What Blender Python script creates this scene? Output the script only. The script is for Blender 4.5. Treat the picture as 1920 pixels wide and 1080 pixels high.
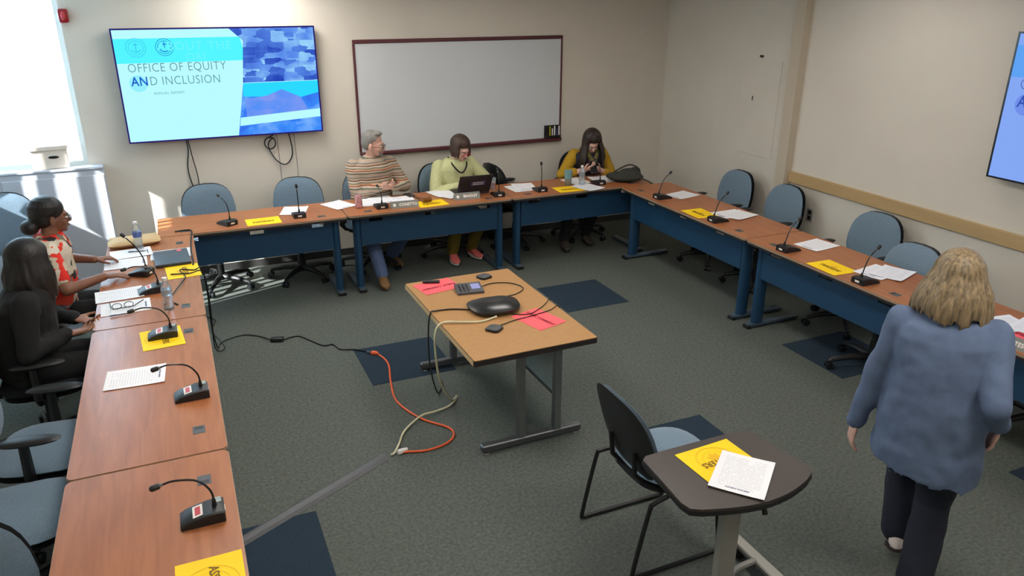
import bpy, bmesh, math, random
from mathutils import Vector, Matrix, Euler
R = math.radians
random.seed(7)
for o in list(bpy.data.objects): bpy.data.objects.remove(o)
scene = bpy.context.scene
col = scene.collection

# ---------------------------------------------------------------- camera
cam = bpy.data.cameras.new('camera'); cam.sensor_width = 36.0
cam.lens = 36.0 * 1430.466 / 1920.0; cam.clip_start = 0.05; cam.clip_end = 200
camo = bpy.data.objects.new('camera', cam); col.objects.link(camo)
YAW, PITCH, ROLL = -0.4138, 0.3702, 0.0012
F_ = Vector((-math.sin(YAW)*math.cos(PITCH), math.cos(YAW)*math.cos(PITCH), -math.sin(PITCH)))
R_ = Vector((math.cos(YAW), math.sin(YAW), 0)); U_ = R_.cross(F_)
R2 = R_*math.cos(ROLL)+U_*math.sin(ROLL); U2 = U_*math.cos(ROLL)-R_*math.sin(ROLL)
camo.matrix_world = Matrix(((R2.x, U2.x, -F_.x, -0.0108), (R2.y, U2.y, -F_.y, -3.7529), (R2.z, U2.z, -F_.z, 2.5568), (0, 0, 0, 1)))
scene.camera = camo

# ---------------------------------------------------------------- world, sun, exposure
scene.view_settings.view_transform = 'Standard'; scene.view_settings.look = 'None'
scene.view_settings.gamma = 1.0; scene.view_settings.use_curve_mapping = False
scene.view_settings.exposure = 0.0
W = bpy.data.worlds.new('sky'); scene.world = W; W.use_nodes = True
wn = W.node_tree.nodes; wn['Background'].inputs[0].default_value = (0.56, 0.81, 1.0, 1); wn['Background'].inputs[1].default_value = 10.0
SUN_AZ, SUN_K = R(20), 0.65
sun = bpy.data.lights.new('sun', 'SUN'); sun.energy = 22.0; sun.angle = R(0.5); sun.color = (1.0, 0.97, 0.92)
suno = bpy.data.objects.new('sun', sun); col.objects.link(suno)
sd = Vector((math.cos(SUN_AZ), math.sin(SUN_AZ), -SUN_K)).normalized()
suno.rotation_euler = sd.to_track_quat('-Z', 'Y').to_euler(); suno.location = (-6, 0, 6)

# ---------------------------------------------------------------- materials
def lin(c):
    f = lambda v: v/12.92 if v <= 0.04045 else ((v+0.055)/1.055)**2.4
    return tuple(f(v/255.0) for v in c)
MATS = {}
def mat(name, rgb, rough=0.6, metal=0.0, var=0.08, scale=12.0, bump=0.0, bscale=250.0, spec=0.5, coat=0.0, stretch=None, trans=0.0, alpha=1.0, sheen=0.0):
    if name in MATS: return MATS[name]
    m = bpy.data.materials.new(name); m.use_nodes = True; nt = m.node_tree; b = nt.nodes['Principled BSDF']
    c = lin(rgb)
    tc = nt.nodes.new('ShaderNodeTexCoord'); src = tc.outputs['Object']
    if stretch:
        mp = nt.nodes.new('ShaderNodeMapping'); mp.inputs['Scale'].default_value = stretch
        nt.links.new(src, mp.inputs[0]); src = mp.outputs[0]
    n = nt.nodes.new('ShaderNodeTexNoise'); n.inputs['Scale'].default_value = scale; n.inputs['Detail'].default_value = 5
    nt.links.new(src, n.inputs['Vector'])
    r = nt.nodes.new('ShaderNodeValToRGB'); r.color_ramp.elements[0].position = 0.3; r.color_ramp.elements[1].position = 0.7
    r.color_ramp.elements[0].color = tuple(x*(1-var) for x in c)+(1,); r.color_ramp.elements[1].color = tuple(min(1, x*(1+var)) for x in c)+(1,)
    nt.links.new(n.outputs['Fac'], r.inputs[0]); nt.links.new(r.outputs[0], b.inputs['Base Color'])
    b.inputs['Roughness'].default_value = rough; b.inputs['Metallic'].default_value = metal
    b.inputs['Specular IOR Level'].default_value = spec; b.inputs['Coat Weight'].default_value = coat
    b.inputs['Transmission Weight'].default_value = trans; b.inputs['Alpha'].default_value = alpha; b.inputs['Sheen Weight'].default_value = sheen
    if bump:
        n2 = nt.nodes.new('ShaderNodeTexNoise'); n2.inputs['Scale'].default_value = bscale; n2.inputs['Detail'].default_value = 3
        nt.links.new(tc.outputs['Object'], n2.inputs['Vector'])
        bp = nt.nodes.new('ShaderNodeBump'); bp.inputs['Strength'].default_value = bump; bp.inputs['Distance'].default_value = 0.004
        nt.links.new(n2.outputs['Fac'], bp.inputs['Height']); nt.links.new(bp.outputs[0], b.inputs['Normal'])
    MATS[name] = m; return m
def emis(name, rgb, strength, tex=None):
    if name in MATS: return MATS[name]
    m = bpy.data.materials.new(name); m.use_nodes = True; nt = m.node_tree; nt.nodes.remove(nt.nodes['Principled BSDF'])
    e = nt.nodes.new('ShaderNodeEmission'); e.inputs[0].default_value = lin(rgb)+(1,); e.inputs[1].default_value = strength
    nt.links.new(e.outputs[0], nt.nodes['Material Output'].inputs[0])
    if tex: tex(nt, e)
    MATS[name] = m; return m

mat('wall', (216, 210, 198), 0.85, var=0.02, scale=3, bump=0.15, bscale=120)
mat('wall_white', (214, 212, 208), 0.85, var=0.02, scale=3, bump=0.1, bscale=120)
mat('cover_skylit', (186, 192, 202), 0.8, var=0.02, scale=3)  # wall paint with the window's bluish skylight and shade put into the colour
mat('trim_paint', (196, 185, 166), 0.7, var=0.03, scale=4)
mat('rail_wood', (186, 158, 112), 0.55, var=0.08, scale=9, stretch=(1, .15, 1))
mat('ceiling', (225, 224, 218), 0.9, var=0.04, scale=60, bump=0.3, bscale=200)
mat('base_rubber', (58, 58, 56), 0.6)
mat('tile_dark', (45, 58, 70), 0.95, var=0.10, scale=90, bump=0.6, bscale=420, spec=0.1)
mat('table_edge', (42, 36, 34), 0.5); mat('edge_highlight', (158, 138, 116), 0.45, var=0.05)  # the tan one is a painted highlight for rounded table edges
mat('blue_metal', (26, 62, 92), 0.45, var=0.06, scale=5, bump=0.05, bscale=500)
mat('blue_dark', (16, 32, 46), 0.5)
mat('foot_metal', (60, 78, 92), 0.4, var=0.05)
mat('black_plastic', (24, 25, 27), 0.45, var=0.1, scale=30, bump=0.06, bscale=600)
mat('dark_gloss', (30, 33, 36), 0.25, var=0.06)
mat('grey_plastic', (74, 76, 80), 0.45, var=0.05)
mat('fabric_grey', (112, 132, 148), 0.95, var=0.10, scale=120, bump=0.35, bscale=700, spec=0.15, sheen=0.2)
mat('fabric_black', (30, 33, 38), 0.9, var=0.12, scale=120, bump=0.35, bscale=700, spec=0.2)
mat('steel', (150, 152, 152), 0.3, metal=0.9, var=0.04, scale=8)
mat('steel_dark', (110, 112, 114), 0.4, metal=0.8, var=0.05)
mat('steel_satin', (160, 158, 150), 0.45, metal=0.5, var=0.03)
mat('white_plastic', (225, 225, 222), 0.4, var=0.02)
mat('board_white', (205, 210, 214), 0.28, var=0.015, scale=2)
mat('board_frame', (84, 36, 42), 0.45, var=0.1, scale=18, stretch=(.3, 1, 1))
mat('yellow_paper', (255, 214, 0), 0.7, var=0.02)
mat('yellow_ink', (120, 88, 10), 0.7); mat('yellow_shade', (236, 184, 10), 0.7, var=0.03)
mat('yellow_green', (176, 176, 20), 0.7)
mat('pink_paper', (255, 96, 104), 0.7, var=0.02); mat('pink_ink', (150, 30, 50), 0.7)
mat('red_print', (196, 60, 72), 0.5); mat('label_white', (232, 226, 218), 0.55, var=0.02)
mat('manila', (196, 164, 118), 0.75, var=0.05); mat('cardboard', (226, 214, 200), 0.85, var=0.04, scale=6)
mat('red_alarm', (150, 22, 30), 0.35); mat('orange_cord', (226, 96, 48), 0.5); mat('white_cord', (206, 202, 168), 0.5)
mat('plate_grey', (120, 122, 116), 0.45); mat('laptop_dark', (44, 44, 48), 0.45, var=0.05); mat('laptop_slate', (70, 80, 94), 0.4)
mat('gavel_wood', (120, 72, 30), 0.45, var=0.15, scale=30); mat('can_print', (206, 150, 150), 0.3, metal=0.3, var=0.35, scale=45)
mat('cup_teal', (110, 150, 158), 0.35, var=0.2, scale=40); mat('bag_cloth', (50, 52, 46), 0.9, var=0.15, scale=40, bump=0.4, bscale=300)
mat('mat_top_tan', (172, 128, 78), 0.5, var=0.05, scale=30, bump=0.03); mat('desk_top', (58, 50, 46), 0.38, var=0.08, scale=25)
mat('glass_blue', (206, 224, 236), 0.08, trans=0.85); mat('water_clear', (215, 228, 236), 0.1, trans=0.8, alpha=0.9)
mat('frost_panel', (150, 162, 160), 0.35, var=0.03); mat('bottle_label', (80, 100, 160), 0.5, var=0.2, scale=60)
mat('blue_print', (70, 70, 120), 0.5); mat('silver_paint', (168, 166, 160), 0.4, metal=0.3)

def wood(name, c1, c2, rough=0.38):
    m = bpy.data.materials.new(name); m.use_nodes = True; nt = m.node_tree; b = nt.nodes['Principled BSDF']
    tc = nt.nodes.new('ShaderNodeTexCoord'); mp = nt.nodes.new('ShaderNodeMapping'); mp.inputs['Scale'].default_value = (1.0, 9.0, 4.0)
    n = nt.nodes.new('ShaderNodeTexNoise'); n.inputs['Scale'].default_value = 3.0; n.inputs['Detail'].default_value = 6; n.inputs['Distortion'].default_value = 0.6
    r = nt.nodes.new('ShaderNodeValToRGB'); r.color_ramp.elements[0].position = 0.32; r.color_ramp.elements[1].position = 0.68
    r.color_ramp.elements[0].color = lin(c1)+(1,); r.color_ramp.elements[1].color = lin(c2)+(1,)
    nt.links.new(tc.outputs['Object'], mp.inputs[0]); nt.links.new(mp.outputs[0], n.inputs['Vector']); nt.links.new(n.outputs['Fac'], r.inputs[0])
    nt.links.new(r.outputs[0], b.inputs['Base Color']); b.inputs['Roughness'].default_value = rough; b.inputs['Specular IOR Level'].default_value = 0.5
    MATS[name] = m
wood('table_wood', (154, 92, 54), (174, 110, 68), 0.34)

def carpet():
    m = bpy.data.materials.new('carpet'); m.use_nodes = True; nt = m.node_tree; b = nt.nodes['Principled BSDF']
    tc = nt.nodes.new('ShaderNodeTexCoord')
    def noise(s, d=4):
        n = nt.nodes.new('ShaderNodeTexNoise'); n.inputs['Scale'].default_value = s; n.inputs['Detail'].default_value = d
        nt.links.new(tc.outputs['Object'], n.inputs['Vector']); return n
    n1, n2, n3 = noise(55, 6), noise(320, 2), noise(1.4, 3)
    r = nt.nodes.new('ShaderNodeValToRGB'); e = r.color_ramp.elements
    e[0].position = 0.34; e[0].color = lin((68, 74, 72))+(1,); e[1].position = 0.66; e[1].color = lin((108, 113, 106))+(1,)
    mx = nt.nodes.new('ShaderNodeMix'); mx.data_type = 'FLOAT'; mx.inputs[0].default_value = 0.55
    nt.links.new(n1.outputs['Fac'], mx.inputs[2]); nt.links.new(n2.outputs['Fac'], mx.inputs[3]); nt.links.new(mx.outputs[0], r.inputs[0])
    nt.links.new(r.outputs[0], b.inputs['Base Color']); b.inputs['Roughness'].default_value = 0.95; b.inputs['Specular IOR Level'].default_value = 0.1
    bp = nt.nodes.new('ShaderNodeBump'); bp.inputs['Strength'].default_value = 0.5; bp.inputs['Distance'].default_value = 0.004
    nt.links.new(n2.outputs['Fac'], bp.inputs['Height']); nt.links.new(bp.outputs[0], b.inputs['Normal'])
    MATS['carpet'] = m
carpet()

def paper_mat():                       # white sheet with printed lines of type along its local x
    m = bpy.data.materials.new('printed_paper'); m.use_nodes = True; nt = m.node_tree; b = nt.nodes['Principled BSDF']
    tc = nt.nodes.new('ShaderNodeTexCoord'); sp = nt.nodes.new('ShaderNodeSeparateXYZ'); nt.links.new(tc.outputs['Object'], sp.inputs[0])
    def mth(op, a, bb=None):
        n = nt.nodes.new('ShaderNodeMath'); n.operation = op
        for i, v in enumerate((a, bb)):
            if v is None: continue
            if isinstance(v, (int, float)): n.inputs[i].default_value = v
            else: nt.links.new(v, n.inputs[i])
        return n.outputs[0]
    y = sp.outputs['Y']; x = sp.outputs['X']
    line = mth('GREATER_THAN', mth('SINE', mth('MULTIPLY', y, 2*math.pi/0.0125)), 0.35)
    nz = nt.nodes.new('ShaderNodeTexNoise'); nz.inputs['Scale'].default_value = 110
    mp = nt.nodes.new('ShaderNodeMapping'); mp.inputs['Scale'].default_value = (1, .35, 1); nt.links.new(tc.outputs['Object'], mp.inputs[0]); nt.links.new(mp.outputs[0], nz.inputs['Vector'])
    word = mth('GREATER_THAN', nz.outputs['Fac'], 0.40)
    big = nt.nodes.new('ShaderNodeTexNoise'); big.inputs['Scale'].default_value = 14; nt.links.new(tc.outputs['Object'], big.inputs['Vector'])
    para = mth('GREATER_THAN', big.outputs['Fac'], 0.38)
    inx = mth('LESS_THAN', mth('ABSOLUTE', x), 0.082); iny = mth('LESS_THAN', mth('ABSOLUTE', y), 0.112)
    f = mth('MULTIPLY', mth('MULTIPLY', line, word), mth('MULTIPLY', para, mth('MULTIPLY', inx, iny)))
    f = mth('MULTIPLY', f, 0.24)
    mx = nt.nodes.new('ShaderNodeMix'); mx.data_type = 'RGBA'; nt.links.new(f, mx.inputs[0])
    mx.inputs[6].default_value = (0.86, 0.87, 0.90, 1); mx.inputs[7].default_value = (0.12, 0.13, 0.18, 1)
    nt.links.new(mx.outputs[2], b.inputs['Base Color']); b.inputs['Roughness'].default_value = 0.75
    MATS['printed_paper'] = m
paper_mat()

# ---------------------------------------------------------------- mesh helpers
class MB:
    def __init__(s): s.v = []; s.f = []
    def add(s, vs, fs, M=None):
        o = len(s.v); s.v += [tuple(M @ Vector(v)) if M else tuple(v) for v in vs]; s.f += [tuple(i+o for i in f) for f in fs]; return s
    def box(s, c, d, M=None):
        x, y, z = (k/2 for k in d); cx, cy, cz = c
        vs = [(cx+a*x, cy+b*y, cz+e*z) for a in (-1, 1) for b in (-1, 1) for e in (-1, 1)]
        return s.add(vs, [(0, 1, 3, 2), (4, 6, 7, 5), (0, 4, 5, 1), (2, 3, 7, 6), (0, 2, 6, 4), (1, 5, 7, 3)], M)
    def rbox(s, c, d, r=0.01, seg=2, M=None):
        bm = bmesh.new(); bmesh.ops.create_cube(bm, size=1.0)
        for v in bm.verts: v.co = Vector((v.co.x*d[0], v.co.y*d[1], v.co.z*d[2]))
        bmesh.ops.bevel(bm, geom=list(bm.edges), offset=min(r, min(d)*0.49), segments=seg, profile=0.5, affect='EDGES')
        bm.verts.index_update(); vs = [tuple(Vector(c)+v.co) for v in bm.verts]; fs = [tuple(v.index for v in f.verts) for f in bm.faces]; bm.free()
        return s.add(vs, fs, M)
    def prism(s, poly, z0, z1, M=None):
        n = len(poly); vs = [(x, y, z0) for x, y in poly]+[(x, y, z1) for x, y in poly]
        fs = [tuple(range(n-1, -1, -1)), tuple(range(n, 2*n))]+[(i, (i+1) % n, n+(i+1) % n, n+i) for i in range(n)]
        return s.add(vs, fs, M)
    def loft(s, rings, cap=True, M=None):
        n = len(rings[0]); vs = [v for r in rings for v in r]; fs = []
        for k in range(len(rings)-1):
            for i in range(n):
                j = (i+1) % n; fs.append((k*n+i, k*n+j, (k+1)*n+j, (k+1)*n+i))
        if cap: fs += [tuple(range(n-1, -1, -1)), tuple((len(rings)-1)*n+i for i in range(n))]
        return s.add(vs, fs, M)
    def lathe(s, prof, n=20, c=(0, 0, 0), M=None):
        rings = [[(c[0]+r*math.cos(2*math.pi*i/n), c[1]+r*math.sin(2*math.pi*i/n), c[2]+z) for i in range(n)] for r, z in prof]
        return s.loft(rings, True, M)
    def cone(s, p0, p1, r0, r1=None, n=12, M=None):
        return s.tube([p0, p1], [r0, r0 if r1 is None else r1], n, M)
    def tube(s, pts, r, n=8, M=None, sy=1.0):
        pts = [Vector(p) for p in pts]; rr = r if isinstance(r, (list, tuple)) else [r]*len(pts)
        rings = []; prev = None
        for i, p in enumerate(pts):
            t = (pts[min(i+1, len(pts)-1)]-pts[max(i-1, 0)]); t = t.normalized() if t.length > 1e-9 else Vector((0, 0, 1))
            if prev is None:
                a = Vector((0, 0, 1)) if abs(t.z) < 0.9 else Vector((1, 0, 0)); u = t.cross(a).normalized()
            else:
                u = (prev-t*prev.dot(t)); u = u.normalized() if u.length > 1e-6 else t.orthogonal().normalized()
            prev = u; w = t.cross(u)
            rings.append([tuple(p+u*(rr[i]*math.cos(2*math.pi*k/n))+w*(rr[i]*sy*math.sin(2*math.pi*k/n))) for k in range(n)])
        return s.loft(rings, True, M)
    def ball(s, c, r, n=12, M=None):
        rx, ry, rz = r if isinstance(r, (tuple, list)) else (r, r, r); m = max(6, n//2+2)
        rings = []
        for k in range(m+1):
            a = -math.pi/2+math.pi*k/m; a = max(min(a, math.pi/2-0.02), -math.pi/2+0.02)
            rings.append([(c[0]+rx*math.cos(a)*math.cos(2*math.pi*i/n), c[1]+ry*math.cos(a)*math.sin(2*math.pi*i/n), c[2]+rz*math.sin(a)) for i in range(n)])
        return s.loft(rings, True, M)
    def cap(s, p0, r0, p1, r1, n=12, M=None):
        p0, p1 = Vector(p0), Vector(p1); d = p1-p0; L = d.length; t = d.normalized() if L > 1e-6 else Vector((0, 0, 1))
        pts = []; rad = []
        for k in range(5): a = math.pi/2*(1-k/5.0); pts.append(p0-t*(r0*math.sin(a))); rad.append(max(r0*math.cos(a), r0*0.05))
        pts += [p0, p1]; rad += [r0, r1]
        for k in range(1, 6): a = math.pi/2*k/5.0; pts.append(p1+t*(r1*math.sin(a))); rad.append(max(r1*math.cos(a), r1*0.05))
        return s.tube(pts, rad, n, M)
    def sheet(s, poly, z, M=None): return s.add([(x, y, z) for x, y in poly], [tuple(range(len(poly)))], M)
    def mesh(s, name, smooth=35):
        me = bpy.data.meshes.new(name); me.from_pydata(s.v, [], s.f)
        bm = bmesh.new(); bm.from_mesh(me); bmesh.ops.recalc_face_normals(bm, faces=bm.faces)
        if smooth:
            for f in bm.faces: f.smooth = True
            for e in bm.edges:
                if len(e.link_faces) == 2 and e.calc_face_angle(0) > R(smooth): e.smooth = False
        bm.to_mesh(me); bm.free(); me.update(); return me
    def build(s, name, m, parent=None, smooth=35):
        return link(name, s.mesh(name, smooth), m, parent)
def link(name, me, m, parent=None):
    if m is not None and not len(me.materials): me.materials.append(MATS[m] if isinstance(m, str) else m)
    o = bpy.data.objects.new(name, me); col.objects.link(o)
    if parent is not None: o.parent = parent
    return o
def tag(o, label=None, cat=None, group=None, kind=None):
    if label: o['label'] = label
    if cat: o['category'] = cat
    if group: o['group'] = group
    if kind: o['kind'] = kind
    return o
def thing(name, label, cat, loc=(0, 0, 0), rz=0.0, group=None):
    o = bpy.data.objects.new(name, None); col.objects.link(o); o.empty_display_size = 0.1
    o.location = loc; o.rotation_euler = (0, 0, rz); return tag(o, label, cat, group)
def struct(name, mb, m, parent=None, smooth=0): return tag(mb.build(name, m, parent, smooth), kind='structure')
KIDS = {}
def kids(o): return [c for c in bpy.data.objects if c.parent == o]
def dup(root, loc, rz, label, group=None):
    r = root.copy(); col.objects.link(r); r.location = loc; r.rotation_euler = (0, 0, rz); r['label'] = label
    if group: r['group'] = group
    for ch in kids(root):
        c = ch.copy(); col.objects.link(c); c.parent = r
        for g in kids(ch):
            d = g.copy(); col.objects.link(d); d.parent = c
    return r
def rrect(x0, x1, y0, y1, r=0.02, n=4):
    out = []
    for cx, cy, a0 in ((x1-r, y1-r, 0), (x0+r, y1-r, 90), (x0+r, y0+r, 180), (x1-r, y0+r, 270)):
        for k in range(n+1): a = R(a0+90*k/n); out.append((cx+r*math.cos(a), cy+r*math.sin(a)))
    return out
def smooth_path(pts, per=6):
    P = [Vector(p) for p in pts]; out = []
    for i in range(len(P)-1):
        p0, p1, p2, p3 = P[max(i-1, 0)], P[i], P[i+1], P[min(i+2, len(P)-1)]
        for k in range(per):
            t = k/per
            out.append(0.5*((2*p1)+(-p0+p2)*t+(2*p0-5*p1+4*p2-p3)*t*t+(-p0+3*p1-3*p2+p3)*t**3))
    out.append(P[-1]); return out
def text(name, body, size, m, parent, M, align='CENTER', bold=0.0, sx=1.0, space=1.0):
    cu = bpy.data.curves.new(name, 'FONT'); cu.body = body; cu.size = size; cu.align_x = align; cu.align_y = 'CENTER'; cu.extrude = 0.0004; cu.offset = bold; cu.space_character = space
    cu.resolution_u = 3
    ob = bpy.data.objects.new(name, cu); col.objects.link(ob)
    me = bpy.data.meshes.new_from_object(ob.evaluated_get(bpy.context.evaluated_depsgraph_get()))
    bpy.data.objects.remove(ob); bpy.data.curves.remove(cu)
    me.transform(M @ Matrix.Diagonal((sx, 1, 1, 1))); return link(name, me, m, parent)
def disc_pad(w, h, t, n=3.0, seg=28, rings=6, dome=0.35):   # rounded cushion outline in local xy, thickness along z
    vs = []; fs = []
    for side in (1, -1):
        for k in range(rings+1):
            r = (k/rings)**0.75
            zz = side*t/2*(1-r**7*0.96)*(1-dome*r*r*(1 if side > 0 else 0.3)+0.0)
            for i in range(seg):
                a = 2*math.pi*i/seg; c, s_ = math.cos(a), math.sin(a)
                x = w/2*math.copysign(abs(c)**(2/n), c)*r; y = h/2*math.copysign(abs(s_)**(2/n), s_)*r
                vs.append((x, y, zz))
    N = (rings+1)*seg
    for sd_ in (0, 1):
        o = sd_*N
        for k in range(rings):
            for i in range(seg):
                j = (i+1) % seg; q = (o+k*seg+i, o+k*seg+j, o+(k+1)*seg+j, o+(k+1)*seg+i); fs.append(q if sd_ else q[::-1])
    for i in range(seg):
        j = (i+1) % seg; fs.append((rings*seg+i, N+rings*seg+i, N+rings*seg+j, rings*seg+j))
    return vs, fs

# ---------------------------------------------------------------- room shell
XL, XR, YB, YF, ZC = -2.2, 5.2484, 3.85, -4.4, 2.78
floor = struct('floor', MB().box(((XL+XR)/2, (YB+YF)/2, -0.05), (XR-XL+.4, YB-YF+.4, 0.1)), 'carpet')
T0, TX, TY = 0.615, 0.9965, 1.5571
tile_me = None
for i, j in ((3, 0), (0, -1), (2, -4), (-2, -4), (5, -3), (5, -6)):
    if tile_me is None: tile_me = MB().rbox((0, 0, 0), (T0, T0, 0.006), 0.002, 1).mesh('carpet_tile')
    o = link('carpet_tile', tile_me, 'tile_dark', floor); o.location = (TX+(i+.5)*T0, TY+(j+.5)*T0, 0.0)
struct('ceiling', MB().box(((XL+XR)/2, (YB+YF)/2, ZC+.05), (XR-XL+.4, YB-YF+.4, 0.1)), 'ceiling')
WX = -0.745     # right edge of the back window
wb = MB(); wb.box(((WX+XR+.2)/2, YB+.1, ZC/2), (XR+.2-WX, .2, ZC)); wb.box(((XL-.2+WX)/2, YB+.1, 0.55), (WX-XL+.2, .2, 1.1)); wb.box(((XL-.2+WX)/2, YB+.1, 2.73), (WX-XL+.2, .2, 0.1))
struct('wall_back', wb, 'wall')
struct('wall_right', MB().box((XR+.1, (YB+YF)/2, ZC/2), (.2, YB-YF+.4, ZC)), 'wall')
struct('wall_front', MB().box(((XL+XR)/2, YF-.1, ZC/2), (XR-XL, .2, ZC)), 'wall')
LY0, LY1, LZ0, LZ1 = 2.05, 3.40, 1.50, 2.32   # left window opening
wl = MB(); wl.box((XL-.1, (YF+LY0)/2, ZC/2), (.2, LY0-YF, ZC)); wl.box((XL-.1, (LY1+YB)/2, ZC/2), (.2, YB-LY1, ZC))
wl.box((XL-.1, (LY0+LY1)/2, LZ0/2), (.2, LY1-LY0, LZ0)); wl.box((XL-.1, (LY0+LY1)/2, (LZ1+ZC)/2), (.2, LY1-LY0, ZC-LZ1))
struct('wall_left', wl, 'wall')
struct('baseboard_back', MB().box(((-.6+XR)/2, YB-.006, .035), (XR+.6, .012, .07)), 'base_rubber')
struct('baseboard_right', MB().box((XR-.006, (YB+YF)/2, .045), (.012, YB-YF-.03, .09)), 'base_rubber')
struct('trim_1', MB().box((XR-.04, 1.75, ZC/2), (.08, .125, ZC)), 'trim_paint')
struct('trim_2', MB().rbox((XR-.014, (1.69+YF)/2, .94), (.028, 1.69-YF, .105), .004, 1), 'rail_wood')
# window in the back wall: white frame, mullion, pane and deep sill on the low cupboard
def window(name, c, w, h, axis):
    o = thing(name, 'window', 'window', c); del o['label']; del o['category']; o['kind'] = 'structure'
    M = Matrix.Identity(4) if axis == 'y' else Matrix.Rotation(R(90), 4, 'Z')
    t = .05
    fr = MB()
    for sx in (-1, 1): fr.box((sx*(w/2-t/2), 0, 0), (t, .07, h), M)
    for sz in (-1, 1): fr.box((0, 0, sz*(h/2-t/2)), (w-2*t, .07, t), M)
    fr.build('window_frame', 'white_plastic', o, 0)
    MB().box((0, 0, 0), (t, .06, h-2*t), M).build('mullion', 'white_plastic', o, 0)
    for sx in (-1, 1): MB().box((sx*w/4, .0, 0), (w/2-1.5*t, .006, h-2*t), M).build('window_pane', 'pane', o, 0)
    return o
def pane():
    m = bpy.data.materials.new('pane'); m.use_nodes = True; nt = m.node_tree; nt.nodes.remove(nt.nodes['Principled BSDF'])
    a = nt.nodes.new('ShaderNodeBsdfTransparent'); a.inputs[0].default_value = (.96, .98, 1, 1); g = nt.nodes.new('ShaderNodeBsdfGlossy'); g.inputs['Roughness'].default_value = 0.05
    mx = nt.nodes.new('ShaderNodeMixShader'); mx.inputs[0].default_value = 0.05
    nt.links.new(a.outputs[0], mx.inputs[1]); nt.links.new(g.outputs[0], mx.inputs[2]); nt.links.new(mx.outputs[0], nt.nodes['Material Output'].inputs[0]); MATS['pane'] = m
pane()
window('window_1', ((XL+WX)/2, YB+.14, 1.895), WX-XL, 1.58, 'y')
window('window_2', (XL-.14, (LY0+LY1)/2, (LZ0+LZ1)/2), LY1-LY0, LZ1-LZ0, 'x')
# vertical blind on the left window
bl = thing('vertical_blind', 'white vertical slat blind hanging in the side window', 'blind', (XL+.05, (LY0+LY1)/2, LZ1+.06))
MB().box((0, 0, 0), (.05, LY1-LY0+.1, .05)).build('head_rail', 'white_plastic', bl, 0)
slat = MB().box((0, 0, 0), (.085, .003, LZ1-LZ0+.06)).mesh('slat', 0)
ns = 12
for k in range(ns):
    s = link('slat', slat, 'white_plastic', bl); s.location = (0.0, -(LY1-LY0)/2+(k+.5)*(LY1-LY0)/ns, -.05-(LZ1-LZ0)/2); s.rotation_euler = (0, 0, R(52))
# shallow painted cover under the back window
cb = thing('radiator_cover', 'low painted radiator cover under the bright window beside the television', 'radiator cover', ((XL-.632)/2, 3.788, 0))
CW = -.632-XL
MB().box((0, 0, .555), (CW-.002, .108, 1.11)).build('body', 'cover_skylit', cb, 0)
MB().rbox((0, -.004, 1.121), (CW, .118, .022), .005, 1).build('ledge', 'cover_skylit', cb)
for k in range(2): MB().rbox((-CW/2+CW*(k+.5)/2, -.0565, .58), (CW/2-.012, .006, .96), .003, 1).build('front_panel', 'cover_skylit', cb)
# file box on the ledge
fb = thing('file_box', 'white cardboard file box with dark hand hole on the sunlit window ledge', 'box', (-1.03, 3.848, 1.133), R(4))
MB().rbox((0, 0, .085), (.27, .17, .17), .006, 1).build('body', 'cardboard', fb)
MB().rbox((0, 0, .178), (.29, .19, .04), .006, 1).build('lid', 'cardboard', fb)
MB().ball((0.03, -.0855, .10), (.042, .004, .013)).build('hand_hole', 'dark_gloss', fb)
# ceiling light troffers
LIGHTS = [(0.75, 3.05, 17.0), (2.7, 1.9, 9.0), (0.2, 0.2, 15.0), (2.6, -0.2, 11.0), (4.45, 0.4, 4.0), (0.2, -2.6, 13.0), (2.6, -2.6, 12.0), (4.45, -2.6, 6.0)]
for k, (x, y, e) in enumerate(LIGHTS):
    t = thing('ceiling_light', 'recessed fluorescent ceiling light panel above the tables', 'light', (x, y, ZC), 0, 'ceiling light panels')
    fr = MB()
    for s in (-1, 1): fr.box((s*.305, 0, -.012), (.03, 1.25, .024)); fr.box((0, s*.61, -.012), (.58, .03, .024))
    fr.build('frame', 'white_plastic', t, 0)
    MB().box((0, 0, -.008), (.58, 1.19, .008)).build('diffuser', emis('tube_light_%g' % e, (255, 248, 240), e), t, 0)
# ---------------------------------------------------------------- televisions
def photo_tex(c_lo, c_mid, c_hi, sc, brick=True):
    def f(nt, e):
        tc = nt.nodes.new('ShaderNodeTexCoord')
        n = nt.nodes.new('ShaderNodeTexVoronoi'); n.distance = 'CHEBYCHEV'; n.inputs['Scale'].default_value = sc
        mp = nt.nodes.new('ShaderNodeMapping'); mp.inputs['Scale'].default_value = (1, 1, 2.2); nt.links.new(tc.outputs['Object'], mp.inputs[0]); nt.links.new(mp.outputs[0], n.inputs['Vector'])
        n2 = nt.nodes.new('ShaderNodeTexNoise'); n2.inputs['Scale'].default_value = 5; n2.inputs['Detail'].default_value = 6; nt.links.new(tc.outputs['Object'], n2.inputs['Vector'])
        mx = nt.nodes.new('ShaderNodeMix'); mx.data_type = 'FLOAT'; mx.inputs[0].default_value = 0.5 if brick else 0.85
        sp = nt.nodes.new('ShaderNodeSeparateColor'); nt.links.new(n.outputs['Color'], sp.inputs[0])
        nt.links.new(sp.outputs[0], mx.inputs[2]); nt.links.new(n2.outputs['Fac'], mx.inputs[3])
        r = nt.nodes.new('ShaderNodeValToRGB'); el = r.color_ramp.elements
        el[0].position = .2; el[0].color = lin(c_lo)+(1,); el[1].position = .8; el[1].color = lin(c_hi)+(1,)
        m_ = el.new(.5); m_.color = lin(c_mid)+(1,)
        nt.links.new(mx.outputs[0], r.inputs[0]); nt.links.new(r.outputs[0], e.inputs[0])
    return f
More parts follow.
